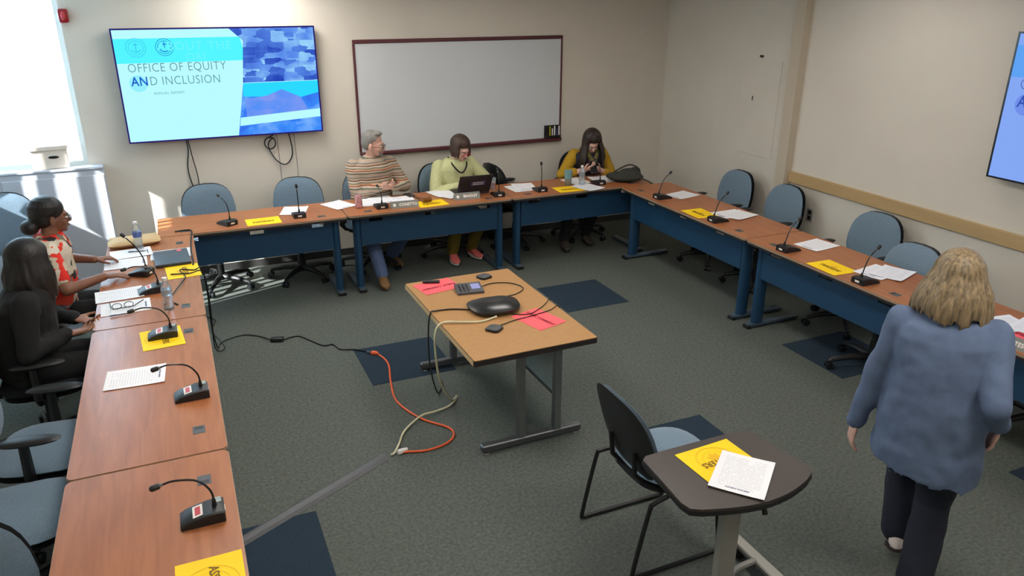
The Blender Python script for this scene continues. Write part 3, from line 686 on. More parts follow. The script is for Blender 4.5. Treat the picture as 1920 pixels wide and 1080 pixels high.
# ---------------------------------------------------------------- things on the window-side tables
def bottle(label, x, y, z=HT, h=.20, r=.031, lab='bottle_label', group='plastic water bottles'):
    t = thing('water_bottle', label, 'bottle', (x, y, z), 0, group)
    MB().lathe([(r*.85, 0), (r, .006), (r*.93, h*.2), (r, h*.32), (r*.94, h*.45), (r, h*.62), (r*.9, h*.72), (r*.45, h*.88), (.013, h*.9), (.013, h*.93)], 18).build('bottle_body', 'water_clear', t)
    MB().lathe([(r*1.015, h*.46), (r*1.015, h*.64)], 18).build('bottle_label', lab, t)
    MB().lathe([(.015, h*.92), (.015, h), (.012, h*1.005)], 14).build('cap', 'white_plastic', t)
    return t
bottle('water bottle with blue label standing by the brown envelope', -.385, 2.42, h=.215)
bottle('clear water bottle near the folded eyeglasses', -.20, 1.06, h=.205, lab='water_clear')
bottle('white-capped water bottle in front of the long-haired woman', 3.68, 2.90, h=.20, lab='water_clear')
ev = thing('padded_envelope', 'brown padded envelope at the far end of the papers table', 'envelope', (-.42, 2.555, HT), R(4))
v, f = disc_pad(.37, .19, .055, 7, dome=.3); MB().add(v, f, Matrix.Translation((0, 0, .029))).build('pouch', 'manila', ev)
MB().rbox((0, .075, .046), (.34, .05, .003), .001, 1).build('flap', 'manila', ev)
lp = thing('laptop', 'closed slate grey laptop with pink sticker beside the woman in the floral shirt', 'laptop', (-.165, 2.06, HT), R(-87))
MB().rbox((0, 0, .009), (.34, .235, .014), .005, 2).build('base', 'laptop_dark', lp); ld = MB().rbox((0, 0, .0205), (.34, .235, .008), .004, 2).build('lid', 'laptop_slate', lp)
MB().lathe([(.018, .0246), (.018, .0254)], 18, (-.13, .06, 0)).build('sticker', 'pink_paper', ld)
def pen(label, x, y, rz, z, m='black_plastic'):
    t = thing('pen', label, 'pen', (x, y, z+.005), R(rz), 'pens on the papers'); MB().cone((-.06, 0, 0), (.05, 0, 0), .004, None, 8).build('barrel', m, t); MB().cone((.05, 0, 0), (.068, 0, 0), .004, .001, 8).build('tip', 'steel', t)
    MB().box((-.04, 0, .005), (.035, .003, .002)).build('clip', 'steel', t, 0)
pen('silver pen lying along the sheet with the eyeglasses', -.47, 1.065, 4, HT+.003, 'steel_dark')
pen('dark pen on the sheet in front of the brown envelope', -.40, 2.33, -6, HT+.006)
gl = thing('eyeglasses', 'folded dark-framed eyeglasses on the white sheet near the clear bottle', 'glasses', (-.46, 1.19, HT+.004), R(5))
MB().tube([(-.07, .09, .012), (-.065, .0, .008), (-.06, -.02, .006), (.06, -.02, .006), (.075, .0, .008), (.12, .05, .012)], .0028, 6).build('temple_arm', 'black_plastic', gl)
for s in (-1, 1):
    MB().tube([(s*.033+.026*math.cos(2*math.pi*k/16), -.022, .022+.018*math.sin(2*math.pi*k/16)) for k in range(17)], .0022, 6).build('lens_rim', 'black_plastic', gl)
zc = HT+.006
cord('black_cable', 'black cable running over the tabletop joint and along the papers table', [(-.13, 2.78, zc), (-.04, 2.79, zc), (-.005, 2.74, zc), (-.02, 2.5, zc), (-.03, 2.2, zc), (-.025, 1.95, zc), (-.03, 1.86, zc)], .006, 'black_plastic')
cord('black_cable', 'black cable looping from the clear bottle over the yellow flyer and off the edge', [(-.15, 1.10, zc), (-.19, 1.22, zc), (-.13, 1.40, zc+.02), (-.09, 1.62, zc), (-.12, 1.78, zc), (-.03, 1.74, zc), (.022, 1.76, zc-.004), (.035, 1.78, .55), (.03, 1.85, .25), (.05, 1.95, .03), (.09, 2.1, .008), (.25, 2.17, .007), (.36, 2.10, .007), (.43, 1.995, .012)], .0045, 'black_plastic')
cord('black_cable', 'black cable from the flyer hanging beside the window-side table', [(-.18, 1.70, zc+.002), (-.06, 1.66, zc+.006), (.024, 1.66, zc), (.04, 1.70, .5), (.03, 1.8, .1), (.10, 2.0, .008), (.03, 2.35, .007), (.06, 2.6, .007), (-.12, 2.75, .007)], .0045, 'black_plastic')

# ---------------------------------------------------------------- things on the back tables
cn = thing('soda_can', 'pink and white soda can on the table in front of the man', 'can', (1.415, 2.935, HT))
MB().lathe([(.026, 0), (.033, .008), (.033, .108), (.027, .120)], 20).build('can_body', 'can_print', cn); MB().lathe([(.026, .1195), (.027, .1215), (.022, .1195)], 20).build('can_top', 'steel', cn)
def nameplate(label, x, y, rz, name):
    t = thing('nameplate', label, 'nameplate', (x, y, HT), R(rz), 'grey nameplates'); L = .25
    MB().loft([[(sx*L/2, -.035, 0), (sx*L/2, .035, 0), (sx*L/2, .006, .058), (sx*L/2, -.006, .058)] for sx in (-1, 1)]).build('wedge', 'plate_grey', t, 20)
    M = Matrix.Translation((.03, -.0225, .029)) @ Matrix.Rotation(R(63.5), 4, 'X')
    o = text('lettering', name, .034, 'label_white', t, M, 'CENTER', .0012); o['kind'] = 'stuff'
    M2 = Matrix.Translation((-.095, -.0225, .029)) @ Matrix.Rotation(R(63.5), 4, 'X'); MB().lathe([(.014, -.0005), (.014, .0006)], 16, M=M2).build('emblem', 'label_white', t)
nameplate('grey nameplate in front of the man in the striped sweater', 1.80, 2.80, -4, 'CONETTO')
nameplate('grey nameplate in front of the dark laptop', 2.425, 2.86, -2, 'BRADLEY')
nameplate('grey nameplate reading GATES on the right tables', 4.055, -1.36, -86, 'GATES')
ph = thing('mobile_phone', 'dark smartphone beside the papers of the man in the striped sweater', 'phone', (1.96, 3.17, HT), R(10))
MB().rbox((0, 0, .0055), (.078, .16, .010), .004, 2).build('phone_body', 'grey_plastic', ph); MB().box((0, 0, .0108), (.07, .148, .0008)).build('phone_screen', 'dark_gloss', ph, 0)
gv = thing('gavel', 'wooden gavel resting on the yellow flyer between the nameplates', 'gavel', (2.03, 2.86, HT+.03), R(15))
MB().tube([(-.045, 0, 0), (-.04, 0, 0), (-.034, 0, 0), (-.028, 0, 0), (.028, 0, 0), (.034, 0, 0), (.04, 0, 0), (.045, 0, 0)], [.020, .026, .026, .022, .022, .026, .026, .020], 16).build('gavel_head', 'gavel_wood', gv)
MB().tube([(0, 0, .0), (0, .05, -.002), (0, .17, -.012), (0, .2, -.012)], [.009, .008, .010, .007], 10).build('handle', 'gavel_wood', gv)
l2 = thing('laptop', 'open dark laptop with a purple sticker on its lid before the woman in green', 'laptop', (2.54, 3.10, HT), R(-2))
MB().rbox((0, .0, .009), (.335, .235, .016), .004, 2).build('base', 'laptop_dark', l2); MB().box((0, .02, .0175), (.30, .11, .001)).build('keyboard', 'black_plastic', l2, 0)
Ml = Matrix.Translation((0, -.115, .018)) @ Matrix.Rotation(R(33), 4, 'X')
ldd = MB().rbox((0, 0, .115), (.335, .008, .23), .003, 1, Ml).build('lid', 'laptop_dark', l2); MB().box((0, .0045, .118), (.31, .001, .19), Ml).build('laptop_screen', emis('laptop_glow', (170, 190, 220), .5), ldd, 0)
st = MB().box((.03, -.0047, .125), (.145, .001, .055), Ml).build('sticker', 'blue_print', ldd, 0)
for dz in (.012, -.010): MB().box((.03, -.0055, .125+dz), (.11, .0006, .009), Ml).build('sticker_line', 'label_white', ldd, 0)
cu = thing('plastic_cup', 'clear pinkish plastic cup behind the right edge of the open laptop', 'cup', (2.78, 3.08, HT))
MB().lathe([(.024, 0), (.026, .003), (.034, .12), (.032, .12), (.024, .006)], 20).build('cup_body', 'water_clear', cu); MB().lathe([(.0245, .006), (.03, .075)], 18).build('drink', 'can_print', cu)
cp = thing('travel_cup', 'teal and grey tumbler beside the bottle of the long-haired woman', 'cup', (3.55, 2.95, HT))
MB().lathe([(.030, 0), (.033, .004), (.036, .07)], 20).build('cup_base', 'plate_grey', cp); MB().lathe([(.0362, .07), (.041, .145)], 20).build('cup_body', 'cup_teal', cp); MB().lathe([(.042, .145), (.042, .153), (.02, .156)], 20).build('lid', 'cup_teal', cp)

# ---------------------------------------------------------------- bag on the corner
def remesh(mb, name, m, parent, voxel=.008, sm=6, dec=None, fold=0.0):
    me = mb.mesh(name+'_src', 0); o = bpy.data.objects.new(name, me); col.objects.link(o)
    r = o.modifiers.new('r', 'REMESH'); r.mode = 'VOXEL'; r.voxel_size = voxel; r.use_smooth_shade = True
    if sm: s = o.modifiers.new('s', 'SMOOTH'); s.factor = .5; s.iterations = sm
    if fold:
        tx = bpy.data.textures.get('folds') or bpy.data.textures.new('folds', 'CLOUDS'); tx.noise_scale = .11; tx.noise_depth = 1
        dm = o.modifiers.new('f', 'DISPLACE'); dm.texture = tx; dm.strength = fold; dm.mid_level = .45; dm.texture_coords = 'LOCAL'
    if dec: d = o.modifiers.new('d', 'DECIMATE'); d.ratio = dec
    dg = bpy.context.evaluated_depsgraph_get(); dg.update()
    out = bpy.data.meshes.new_from_object(o.evaluated_get(dg)); bpy.data.objects.remove(o); bpy.data.meshes.remove(me)
    for p in out.polygons: p.use_smooth = True
    out.materials.clear(); out.name = name
    return link(name, out, m, parent)
bg = thing('shoulder_bag', 'dark olive cloth bag slumped on the corner of the tables', 'bag', (4.17, 2.88, HT+.004), R(-30))
mb = MB(); mb.ball((0, 0, .045), (.20, .14, .045)); mb.ball((.05, .03, .075), (.12, .09, .05)); mb.ball((-.1, -.03, .055), (.1, .08, .035)); mb.ball((.1, .05, .09), (.05, .06, .045), M=None)
remesh(mb, 'bag_body', 'bag_cloth', bg, .01, 4)
MB().tube(smooth_path([(-.16, -.02, .05), (-.05, .03, .12), (.06, .06, .155), (.15, .05, .11), (.13, .0, .06)], 6), .014, 8, sy=.5).build('strap', 'bag_cloth', bg, 60)
MB().tube(smooth_path([(.14, -.06, .05), (.21, -.10, .035), (.25, -.12, .02), (.27, -.16, .016)], 5), .011, 8, sy=.6).build('strap', 'bag_cloth', bg, 60)

# ---------------------------------------------------------------- low table in the middle
ZM = .66
ct = thing('work_table', 'tan-topped low steel-legged table standing alone in the middle of the room', 'table', (1.70, .44, 0), R(.5))
MB().prism(rrect(-.39, .39, -.655, .655, .012, 3), ZM-.004, ZM).build('tabletop', 'mat_top_tan', ct); MB().prism(rrect(-.393, .393, -.658, .658, .014, 3), ZM-.036, ZM-.004).build('edge_band', 'table_edge', ct)
MB().box((-.3935, 0, ZM-.02), (.002, 1.29, .03)).build('edge_strip', 'manila', ct, 0)
for s in (-1, 1):
    ft = MB().rbox((0, s*.585, .04), (.66, .045, .045), .006, 1).build('foot_bar', 'steel_dark', ct)
    for q in (-1, 1): MB().lathe([(.022, 0), (.024, .004), (.02, .012), (.008, .014), (.008, .02)], 14, (q*.30, s*.585, 0)).build('leveller', 'steel', ft)
    for x in (-.075, .165): MB().rbox((x, s*.585, .345), (.045, .045, .57), .004, 1).build('leg', 'steel', ct)
    MB().box((0, s*.585, ZM-.048), (.6, .05, .022)).build('top_bracket', 'steel_dark', ct, 0)
MB().box((.165, 0, .445), (.012, 1.12, .33)).build('modesty_panel', 'frost_panel', ct, 0)
MB().box((.165, 0, .285), (.02, 1.12, .02)).build('panel_rail', 'steel_dark', ct, 0)
flyer('pink flyer under the remote control on the low middle table', 1.495, .955, 190, 0, ZM, 'pink_paper', 'PUBLIC COMMENT', 'pink flyers')
flyer('pink flyer beside the conference phone under thin cables', 1.89, .165, -74, 0, ZM, 'pink_paper', 'PUBLIC COMMENT', 'pink flyers')
rc = thing('remote_control', 'black remote control lying on a pink flyer', 'remote', (1.475, 1.035, ZM+.003), R(-20))
MB().rbox((0, 0, .008), (.12, .034, .014), .005, 2).build('remote_body', 'black_plastic', rc)
for k in range(4): MB().rbox((-.04+.025*k, 0, .0155), (.014, .014, .003), .001, 1).build('button', 'grey_plastic', rc)
for lb, x, y, rz in (('small black satellite microphone puck at the far end of the low table', 1.855, .99, 20), ('small black satellite microphone puck in front of the conference phone', 1.578, .13, 40)):
    p = thing('microphone_puck', lb, 'microphone', (x, y, ZM), R(rz), 'conference phone satellite microphones')
    MB().prism(rrect(-.048, .048, -.045, .045, .022), 0, .012).build('puck_base', 'black_plastic', p); v, f = disc_pad(.092, .086, .012, 3.2); MB().add(v, f, Matrix.Translation((0, 0, .015))).build('puck_top', 'grey_plastic', p)
dp = thing('dial_pad', 'grey conference dial pad with small lit screen on the low table', 'dial pad', (1.665, .79, ZM), R(-8))
MB().loft([[(sx*.09, -.07, 0), (sx*.09, .07, 0), (sx*.09, .07, .034), (sx*.09, -.07, .016)] for sx in (-1, 1)]).build('pad_body', 'grey_plastic', dp, 20)
Mp = Matrix.Translation((0, 0, .0255)) @ Matrix.Rotation(R(7.3), 4, 'X')
MB().box((.045, .01, .001), (.06, .07, .002), Mp).build('pad_screen', emis('pad_glow', (190, 190, 245), .75), dp, 0)
for i in range(3):
    for j in range(4): MB().rbox((-.065+.026*i, -.042+.026*j, .002), (.017, .014, .004), .002, 1, Mp).build('key', 'black_plastic', dp)
cf = thing('conference_phone', 'black winged conference speakerphone in the middle of the low table', 'phone', (1.70, .42, ZM), R(-2))
v, f = disc_pad(.33, .27, .05, 3.0, dome=.55)
v = [(x*(1+.10*y/.135), y, (z+.012 if z > 0 else max(z, -.02))+.022-.10*x*x) for x, y, z in v]
MB().add(v, f).build('phone_shell', 'dark_gloss', cf, 60)
v, f = disc_pad(.15, .12, .012, 2.4); MB().add(v, f, Matrix.Translation((0, .03, .054))).build('speaker_grille', 'black_plastic', cf)
zt = ZM+.005
cord('phone_cable', 'thin dark cable looping between the dial pad and the conference phone', [(1.75, .81, zt), (1.86, .85, zt), (1.98, .80, zt), (2.02, .68, zt), (1.93, .60, zt), (1.80, .58, zt), (1.74, .55, zt)], .0035, 'black_plastic')
cord('phone_cable', 'thin cable from the satellite puck across the pink flyer over the table edge', [(1.62, .16, zt), (1.74, .20, zt), (1.88, .22, zt+.002), (2.02, .26, zt), (2.095, .30, zt), (2.11, .24, .6), (2.13, .12, .50), (2.15, .02, .50), (2.12, -.05, .60)], .003, 'black_plastic')
cord('phone_cable', 'thin cable from the conference phone over the right edge of the low table', [(1.76, .30, zt), (1.86, .25, zt+.002), (1.97, .31, zt), (2.05, .38, zt), (2.1, .44, zt), (2.112, .46, .58), (2.09, .46, .3)], .003, 'black_plastic')
cord('phone_cable', 'dark cable leaving the conference phone over the left table edge to the floor', [(1.56, .46, zt), (1.45, .52, zt), (1.34, .53, zt+.002), (1.30, .52, zt-.01), (1.285, .53, .5), (1.30, .56, .25), (1.36, .62, .03), (1.42, .72, .007), (1.45, .80, .007)], .005, 'black_plastic')
cord('network_cable', 'cream cable curling from the conference phone down to the carpet', [(1.66, .29, zt+.004), (1.55, .26, zt+.002), (1.44, .29, zt+.004), (1.33, .33, zt+.006), (1.275, .33, ZM-.03), (1.265, .33, .5), (1.30, .36, .25), (1.40, .46, .05), (1.475, .555, .012), (1.43, .49, .01), (1.37, .445, .010), (1.27, .41, .016), (1.17, .387, .02), (1.03, .274, .010), (.955, .14, .010), (.905, .06, .011), (.88, .045, .016)], .0068, 'white_cord', 8)
cord('extension_cord', 'orange extension cord looping across the carpet with a white plug', [(1.15, 1.385, .012), (1.175, 1.28, .009), (1.17, 1.16, .009), (1.117, .918, .009), (1.085, .647, .009), (1.165, .378, .009), (1.287, .21, .009), (1.295, .11, .009), (1.22, .035, .009), (1.09, .012, .009), (.98, .04, .011), (.93, .05, .012)], .0070, 'orange_cord', 8)
pl_ = thing('cord_connector', 'orange cord connector with metal prongs on the dark carpet tile', 'plug', (1.135, 1.41, .013), R(140))
MB().tube([(-.02, 0, 0), (0, 0, 0), (.03, 0, 0), (.036, 0, 0)], [.010, .018, .018, .014], 12).build('connector_body', 'orange_cord', pl_); MB().cone((.03, 0, 0), (.075, 0, 0), .010, .009, 10).build('plug_body', 'grey_plastic', pl_)
wp = thing('white_plug', 'white plug where the orange cord meets the grey cord cover', 'plug', (.955, .055, .017), R(15))
MB().tube([(-.035, 0, 0), (-.02, 0, 0), (.01, 0, 0), (.03, 0, 0)], [.016, .017, .013, .009], 10).build('plug_body', 'white_plastic', wp)
cc = thing('cord_cover', 'grey rubber cord cover strip lying on the carpet', 'cord cover', (0, 0, 0))
a0, a1 = Vector((.845, .055, .002)), Vector((-.10, -.44, .002)); dd = (a1-a0).normalized(); nn = Vector((-dd.y, dd.x, 0))
prf = [(-.04, 0), (-.022, .012), (0, .015), (.022, .012), (.04, 0)]
MB().loft([[tuple(p+nn*u+Vector((0, 0, h))) for u, h in prf] for p in (a0, a0+dd*.3, a0+dd*.6, a1)]).build('cover_strip', 'grey_plastic', cc, 20)
ad = thing('power_adapter', 'black power adapter brick on the carpet', 'adapter', (.485, 1.955, 0), R(-20)); MB().rbox((0, 0, .018), (.10, .045, .03), .006, 2).build('brick', 'black_plastic', ad)
cord('black_cable', 'thin black cord running from the adapter to the orange connector', [(.54, 1.94, .012), (.60, 1.975, .007), (.66, 1.965, .007), (.72, 1.86, .007), (.80, 1.72, .007), (.87, 1.71, .007), (.905, 1.60, .007), (1.0, 1.55, .010), (1.075, 1.475, .012)], .005, 'black_plastic')

# ---------------------------------------------------------------- sled-base chair and tablet desk
sc_ = thing('guest_chair', 'black-shelled guest chair with grey cushions and wire sled base', 'chair', (1.93, -1.15, 0), R(90))   # faces local -y
v, f = disc_pad(.46, .45, .06, 3.2, dome=.3); MB().add(v, f, Matrix.Translation((0, -.03, .455))).build('seat', 'fabric_grey', sc_)
v, f = disc_pad(.47, .46, .03, 3.2, dome=.1); MB().add(v, f, Matrix.Translation((0, -.025, .418))).build('seat_shell', 'black_plastic', sc_)
def gback(off, th, w, h):
    v, f = disc_pad(w, h, th, 2.8, dome=.1); out = []
    for x, y, z in v: out.append((x*(1-.06*y/h), .225+off-z-.45*x*x+.30*(y), .655+y))
    return out, f
v, f = gback(-.012, .035, .45, .40); gb = MB().add(v, f).build('backrest', 'fabric_grey', sc_)
v, f = gback(.016, .018, .47, .43); MB().add(v, f).build('back_shell', 'black_plastic', gb)
for s in (-1, 1): MB().tube([(s*.10, .16, .41), (s*.10, .22, .47), (s*.10, .235, .60)], .012, 8).build('back_strut', 'black_plastic', sc_)
for s in (-1, 1):
    MB().tube(smooth_path([(s*.18, .06, .405), (s*.22, .10, .405), (s*.238, .20, .395), (s*.242, .225, .36), (s*.243, .29, .05), (s*.243, .285, .014), (s*.243, .24, .011), (s*.243, -.14, .011), (s*.243, -.19, .014), (s*.242, -.195, .05), (s*.235, -.15, .37), (s*.2, -.12, .405), (s*.15, -.1, .405)], 4), .011, 8).build('sled_frame', 'black_plastic', sc_)
MB().tube([(-.15, -.1, .403), (.15, -.1, .403)], .009, 8).build('cross_bar', 'black_plastic', sc_); MB().tube([(-.18, .06, .403), (.18, .06, .403)], .009, 8).build('cross_bar', 'black_plastic', sc_)
td = thing('tablet_desk', 'small dark brown desk with curved front edge beside the guest chair', 'desk', (0, 0, 0))
out = [(1.575, -1.50), (1.562, -1.68), (1.552, -1.80), (1.562, -1.845), (1.60, -1.868)]
for k in range(1, 12): u = k/12; out.append((1.60+.545*u, -1.868-.075*math.sin(math.pi*u*.9)+.03*u))
out += [(2.155, -1.848), (2.176, -1.815), (2.168, -1.76), (2.150, -1.60), (2.135, -1.51), (2.118, -1.49), (2.0, -1.475), (1.7, -1.475), (1.60, -1.48)]
MB().prism(out, .722, .742).build('desktop', 'desk_top', td); o2 = [(x*1.0+(x-1.87)*.008, y+(y+1.68)*.012) for x, y in out]
MB().prism(o2, .712, .730).build('edge_band', 'black_plastic', td)
MB().rbox((1.80, -1.80, .385), (.085, .05, .63), .008, 1).build('column', 'steel_satin', td); MB().rbox((1.80, -1.79, .705), (.2, .14, .016), .004, 1).build('mount_plate', 'black_plastic', td)
MB().tube([(1.85, -1.86, .69), (1.90, -1.875, .66), (1.90, -1.885, .64)], .012, 8).build('height_lever', 'black_plastic', td)
bs = MB().rbox((2.21, -1.70, .065), (.06, .62, .03), .006, 1).build('base_runner', 'steel_satin', td)
for y in (-1.45, -1.96): MB().lathe([(.03, 0), (.032, .02), (.03, .045), (.012, .05)], 14, (2.21, y, 0)).build('caster', 'black_plastic', bs)
MB().rbox((1.99, -1.80, .07), (.44, .06, .028), .006, 1).build('base_arm', 'steel_satin', td); MB().tube(smooth_path([(2.19, -1.58, .07), (2.05, -1.60, .075), (1.95, -1.68, .08), (1.82, -1.79, .085)], 5), .016, 8).build('base_arm', 'steel_satin', td)
MB().rbox((1.80, -2.0, .065), (.06, .46, .03), .006, 1).build('base_runner', 'steel_satin', td)
flyer('yellow flyer on the tablet desk partly under a white sheet', 1.860, -1.625, 183, 0, .742)
paper('white sheet lying over the yellow flyer on the tablet desk', 1.882, -1.752, 130, 2, 1, .742)
# ---------------------------------------------------------------- people
def stripes(name):
    m = bpy.data.materials.new(name); m.use_nodes = True; nt = m.node_tree; b = nt.nodes['Principled BSDF']
    tc = nt.nodes.new('ShaderNodeTexCoord'); sp = nt.nodes.new('ShaderNodeSeparateXYZ'); nt.links.new(tc.outputs['Object'], sp.inputs[0])
    n = nt.nodes.new('ShaderNodeTexNoise'); n.inputs['Scale'].default_value = 9; nt.links.new(tc.outputs['Object'], n.inputs['Vector'])
    a = nt.nodes.new('ShaderNodeMath'); a.operation = 'MULTIPLY_ADD'; a.inputs[1].default_value = .025; nt.links.new(n.outputs['Fac'], a.inputs[0]); nt.links.new(sp.outputs['Z'], a.inputs[2])
    d = nt.nodes.new('ShaderNodeMath'); d.operation = 'DIVIDE'; d.inputs[1].default_value = .135; nt.links.new(a.outputs[0], d.inputs[0])
    f = nt.nodes.new('ShaderNodeMath'); f.operation = 'FRACT'; nt.links.new(d.outputs[0], f.inputs[0])
    r = nt.nodes.new('ShaderNodeValToRGB'); cr = r.color_ramp; cr.interpolation = 'CONSTANT'
    cols = [(0, (176, 156, 136)), (.16, (96, 98, 86)), (.25, (190, 176, 156)), (.36, (150, 70, 50)), (.42, (196, 160, 130)), (.52, (120, 118, 100)), (.60, (200, 188, 168)), (.70, (104, 84, 72)), (.78, (186, 150, 124)), (.88, (110, 120, 120)), (.95, (176, 156, 136))]
    cr.elements[0].color = lin(cols[0][1])+(1,); cr.elements[1].position = cols[1][0]; cr.elements[1].color = lin(cols[1][1])+(1,)
    for p, c in cols[2:]: e = cr.elements.new(p); e.color = lin(c)+(1,)
    nt.links.new(f.outputs[0], r.inputs[0]); nt.links.new(r.outputs[0], b.inputs['Base Color']); b.inputs['Roughness'].default_value = .95
    n2 = nt.nodes.new('ShaderNodeTexNoise'); n2.inputs['Scale'].default_value = 300; nt.links.new(tc.outputs['Object'], n2.inputs['Vector'])
    bp = nt.nodes.new('ShaderNodeBump'); bp.inputs['Strength'].default_value = .5; bp.inputs['Distance'].default_value = .004; nt.links.new(n2.outputs['Fac'], bp.inputs['Height']); nt.links.new(bp.outputs[0], b.inputs['Normal'])
    MATS[name] = m
stripes('striped_knit')
def floral(name):
    m = bpy.data.materials.new(name); m.use_nodes = True; nt = m.node_tree; b = nt.nodes['Principled BSDF']
    tc = nt.nodes.new('ShaderNodeTexCoord'); nz = nt.nodes.new('ShaderNodeTexNoise'); nz.inputs['Scale'].default_value = 10; nt.links.new(tc.outputs['Object'], nz.inputs['Vector'])
    mx = nt.nodes.new('ShaderNodeMix'); mx.data_type = 'RGBA'; mx.inputs[0].default_value = .12; nt.links.new(tc.outputs['Object'], mx.inputs[6]); nt.links.new(nz.outputs['Color'], mx.inputs[7])
    v = nt.nodes.new('ShaderNodeTexVoronoi'); v.inputs['Scale'].default_value = 20; nt.links.new(mx.outputs[2], v.inputs['Vector'])
    sp = nt.nodes.new('ShaderNodeSeparateColor'); nt.links.new(v.outputs['Color'], sp.inputs[0])
    r = nt.nodes.new('ShaderNodeValToRGB'); cr = r.color_ramp; cr.interpolation = 'CONSTANT'
    cols = [(0, (222, 40, 24)), (.30, (214, 204, 186)), (.58, (120, 104, 90)), (.66, (196, 182, 160)), (.78, (40, 34, 34)), (.86, (206, 62, 40))]
    cr.elements[0].color = lin(cols[0][1])+(1,); cr.elements[1].position = cols[1][0]; cr.elements[1].color = lin(cols[1][1])+(1,)
    for p, c in cols[2:]: e = cr.elements.new(p); e.color = lin(c)+(1,)
    nt.links.new(sp.outputs[0], r.inputs[0]); nt.links.new(r.outputs[0], b.inputs['Base Color']); b.inputs['Roughness'].default_value = .8
    MATS[name] = m
floral('floral_cloth')
mat('skin_light', (206, 160, 140), .5, var=.05, scale=25); mat('skin_pale', (214, 172, 156), .5, var=.05, scale=25); mat('skin_brown', (128, 84, 62), .5, var=.06, scale=25); mat('skin_tan', (150, 106, 84), .5, var=.06, scale=25)
mat('lip', (168, 92, 84), .45); mat('lip_dark', (110, 56, 50), .45); mat('eye_white', (225, 222, 216), .3); mat('iris', (50, 38, 30), .2)
def hairmat(n, c, v=.35): mat(n, c, .5, var=v, scale=85, stretch=(1, 1, .05), bump=.4, bscale=160)
hairmat('hair_grey', (128, 124, 118), .2); hairmat('hair_brown', (62, 44, 34)); hairmat('hair_darkbrown', (44, 32, 25), .5); hairmat('hair_black', (22, 19, 18), .4); hairmat('hair_blonde', (124, 106, 78), .6)
mat('cloth_green', (194, 196, 146), .9, var=.06, scale=40, bump=.3, bscale=400); mat('cloth_yellow', (176, 138, 30), .9, var=.08, scale=40); mat('cloth_navy', (38, 38, 50), .9, var=.1, scale=40)
mat('cloth_scarf', (120, 112, 66), .9, var=.4, scale=50); mat('cloth_black', (17, 18, 20), .9, var=.1, scale=40); mat('cloth_blue', (90, 106, 134), .9, var=.06, scale=30, bump=.3, bscale=350)
mat('denim', (78, 96, 130), .9, var=.15, scale=50, bump=.3, bscale=400); mat('olive_trouser', (110, 96, 30), .9, var=.15, scale=30); mat('navy_trouser', (20, 26, 42), .85, var=.1, scale=30)
mat('shoe_tan', (120, 88, 54), .7, var=.1); mat('shoe_coral', (224, 110, 104), .7, var=.1); mat('shoe_white', (214, 204, 200), .6); mat('sole_dark', (40, 28, 28), .7); mat('sole_white', (225, 222, 216), .6); mat('boot_dark', (58, 52, 44), .7, var=.15)
V = Vector
UP = V((0, 0, 1))
def ik(a, b, l1, l2, pole):
    d = b-a; L = min(d.length, (l1+l2)*.999); t = d.normalized(); x = (l1*l1-l2*l2+L*L)/(2*L); h = math.sqrt(max(l1*l1-x*x, 1e-6))
    p = pole-t*pole.dot(t); p = p.normalized(); return a+t*x+p*h
def wrinkle(o, strength=.01, size=.12):
    pass
def hand(mb, w, d, nrm, side, curl=.35, sc=1.0):
    d = d.normalized(); nrm = (nrm-d*nrm.dot(d)).normalized(); lat = d.cross(nrm)*side     # lat points to the thumb side
    M = Matrix((( lat.x, d.x, nrm.x, w.x), (lat.y, d.y, nrm.y, w.y), (lat.z, d.z, nrm.z, w.z), (0, 0, 0, 1)))
    mb.ball((0, .045*sc, 0), (.040*sc, .052*sc, .015*sc), 14, M); mb.ball((0, .075*sc, 0), (.040*sc, .022*sc, .012*sc), 14, M); mb.ball((.018*sc, .035*sc, .004), (.02*sc, .03*sc, .015*sc), 12, M)
    for k, (lx, ln) in enumerate(((.032, .066), (.0107, .076), (-.0107, .071), (-.032, .056))):
        p = V((lx*sc, .085*sc, 0)); ang = .10+curl*.5; fan = lx*2.2
        for q, fr in enumerate((.45, .32, .23)):
            dv = V((math.sin(fan)*math.cos(ang), math.cos(ang)*math.cos(fan), math.sin(ang))); e = p+dv*ln*fr*sc
            r0 = (.0092, .0086, .0078)[q]*sc; mb.cap(p, r0, e, r0*.93, 10, M); p = e; ang += curl*(.9, .75, .5)[q]+.05
    p = V((.030*sc, .022*sc, .003)); e = p+V((.026, .030, .012))*sc; mb.cap(p, .013*sc, e, .0105*sc, 10, M); e2 = e+V((.010, .028, .010))*sc; mb.cap(e, .0105*sc, e2, .0085*sc, 10, M)
def head_prims(mb, H, fem=True):
    b = lambda c, r: mb.ball(c, r, 16, H)
    b((0, .012, .118), (.073, .093, .090)); b((0, -.028, .062), (.060 if fem else .064, .066, .088)); b((0, -.042, .006), (.044 if fem else .050, .046, .034))
    for s in (-1, 1): b((s*.034, -.058, .046), (.026, .026, .028)); b((s*.077, .008, .062), (.010, .020, .031))
    b((0, -.074, .098), (.048, .020, .016)); mb.cap((0, -.090, .080), .0085, (0, -.107, .047), .0125, 10, H); b((0, -.098, .043), (.019, .012, .009)); b((0, -.070, -.014), (.022, .018, .016)); b((0, -.083, .018), (.026, .014, .015))
